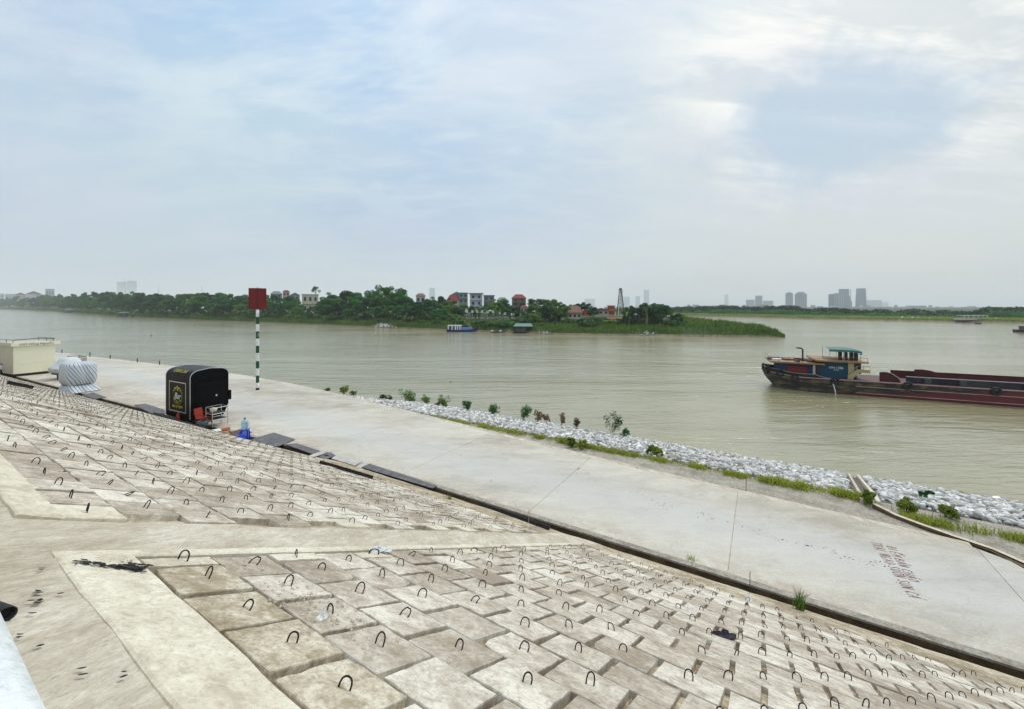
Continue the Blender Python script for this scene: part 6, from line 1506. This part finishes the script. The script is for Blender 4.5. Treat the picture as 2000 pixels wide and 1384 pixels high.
tower(228, 247, 551, 4400, T_faint, 'left half of the pale block behind the left wood'); tower(248, 267, 549, 4500, T_faint, 'right half of the pale block behind the left wood')
P = at(246, 580, 3600); m = MB(); m.tube([P, P + Vector((-12, 0, 165))], 2.6, 4, r2=1.2); tag(m.build('crane_jib', T_grey), 'leaning crane jib in front of the pale block on the left', 'crane')
rl = random.Random(31)
for k, x in enumerate(np.linspace(1345, 1925, 44)):
    w_ = rl.uniform(6, 17); yt = rl.uniform(595.5, 600.5) + (x - 1345) / 600 * 1.5; Y = rl.uniform(1400, 2200)
    o = empty('town_building', ((x - CX) / F * Y, Y, 3), 'low pale building of the far town behind the right hand wood', 'building', 'low buildings of the far town', -math.atan2((x - CX) / F, 1))
    wd = w_ / F * Y * .8; hh = H - (yt - CY) / F * Y - 3; 
    m = MB(); m.box((0, 0, hh / 2), (wd, 20, hh)); m.build('wall', (T_pale, W_white, W_pink, T_grey)[k % 4], o)
    m = MB(); m.box((0, 0, hh + .4), (wd * 1.03, 21, .8)); m.build('roof', (R_grey, R_brown, T_grey)[k % 3], o)

# ------------------------------------------------------------------ plants along the near shore
def shrub_near(P, h_, n, label, mt, seed, name='riverside_shrub', cat='shrub'):
    r = random.Random(seed); s = empty(name, P, label, cat, 'plants along the near shore'); m = MB(); tips = []
    for k in range(max(4, n)):
        th = r.uniform(0, 6.28); sp_ = r.uniform(.12, .60) * h_; b_ = Vector((r.gauss(0, .05), r.gauss(0, .05), -.05)); t_ = Vector((math.cos(th) * sp_, math.sin(th) * sp_, h_ * r.uniform(.6, 1)))
        md = b_.lerp(t_, .5) + Vector((0, 0, .1 * h_)); m.tube([b_, md, t_], .012, 4, r2=.005); tips += [(*t_, .20 * h_), (*(b_.lerp(t_, .75) + Vector((r.gauss(0, .1), r.gauss(0, .1), 0))), .20 * h_), (*(b_.lerp(t_, .45) + Vector((r.gauss(0, .12), r.gauss(0, .12), 0))), .17 * h_)]
    m.build('stems', M_bark, s)
    V, Q = leaf_cloud(tips, 34 * len(tips), .10, up=.1); o = D.objects.new('foliage', npmesh('foliage', V, Q, mt)); link(o, s)
SHR = [(640, 764, .35, 5, 'low bush where the rubble begins', M_verge), (672, 768, .75, 10, 'tall leafy bush on the shore, leftmost big one', M_verge), (690, 771, .45, 6, 'small bush right of the leftmost big bush', M_verge),
 (745, 783, .55, 7, 'broad low bush with a reddish stem on the shore', M_leafy), (757, 784, .6, 7, 'rounded bush beside the reddish one', M_leafy), (792, 783, 1.0, 6, 'tall thin bush, first of a close pair', M_leafy), (803, 787, .8, 6, 'second bush of the close pair', M_leafy),
 (833, 790, .8, 6, 'bush leaning left in the middle of the shore row', M_leafy), (870, 796, .95, 8, 'full bush with yellow leaves in the shore row', M_leafy), (856, 796, .6, 4, 'dry brown bush left of the full one', M_dry), (912, 801, .7, 8, 'wide dark bush in the shore row', M_leaf),
 (961, 810, .8, 8, 'dark round bush right of the wide one', M_leaf), (1022, 817, .95, 9, 'large round bush in the shore row', M_leaf), (1050, 822, .75, 5, 'dry reddish weeds right of the large round bush', M_dry), (1067, 824, .55, 4, 'thin dry weeds farther right', M_dry), (1096, 829, .7, 4, 'single dry reddish weed', M_dry), (1123, 833, .6, 4, 'last dry weed before the lone sapling', M_dry),
 (1194, 843, 1.25, 6, 'lone green sapling on a bare stem by the water', M_leaf), (1218, 851, .5, 3, 'thin dark weed right of the lone sapling', M_leaf)]
for k, (x, y, h_, n, lb, mt) in enumerate(SHR): shrub_near(gp(x, y, .35), h_ * 1.12, n, lb, mt, 500 + k)
for k, (x, y, lb) in enumerate(((1118, 872, 'thin green weed in the verge, left one'), (1137, 876, 'thin green weed in the verge, second one'), (1268, 885, 'leafy weed at the top of the rubble'), (1285, 890, 'taller leafy weed at the top of the rubble'), (1770, 1000, 'dark weed beside the right hand verge'), (1850, 1008, 'bright leafy weed in the right hand verge'), (1700, 985, 'leafy weed at the head of the chute'), (1810, 968, 'flat dark weed growing out of the rubble'))):
    shrub_near(gp(x, y, ZR - (.2 if k != 7 else .9)), .38 if k != 7 else .2, 4, lb, M_verge if k != 7 else M_leaf, 700 + k, 'shore_weed', 'weed')

# ------------------------------------------------------------------ haze
hz = MB(); X0, X1, Y0, Y1, Z0_, Z1_ = -5600, 5600, -150, 5600, -4.5, 175
hz.box(((X0 + X1) / 2, (Y0 + Y1) / 2, (Z0_ + Z1_) / 2), (X1 - X0, Y1 - Y0, Z1_ - Z0_))
hm_ = D.materials.new('haze_air'); hm_.use_nodes = True; hm_.node_tree.nodes.clear(); t = NT(hm_.node_tree)
pv = t.n('ShaderNodeVolumePrincipled'); pv.inputs['Color'].default_value = (.94, .975, .995, 1); pv.inputs['Density'].default_value = .00019; pv.inputs['Anisotropy'].default_value = .0
ou = t.n('ShaderNodeOutputMaterial'); t.l(pv.outputs[0], ou.inputs['Volume'])
ho = hz.build('haze', hm_); ho['kind'] = 'stuff'; ho['label'] = 'pale haze over the river'

# ------------------------------------------------------------------ tell look-alikes apart by their order from the left
from collections import defaultdict
dd_ = defaultdict(list)
for o in S.objects:
    if o.parent is None and o.get('category') in ('tree', 'shrub') and o.get('label'): dd_[o['label']].append(o)
for lb, os_ in dd_.items():
    if len(os_) < 2: continue
    os_.sort(key=lambda o: o.location.x / o.location.y)
    for k, o in enumerate(os_): o['label'] = ORD(k) + ' from left, ' + lb.replace(', across the river', '').replace(' with sky showing through', '')
for k, o in enumerate(sorted([o for o in S.objects if o.get('category') == 'building'], key=lambda o: o.location.x / o.location.y)):
    o['label'] = ORD(k) + ' low pale building from the left in the far town behind the right bank'
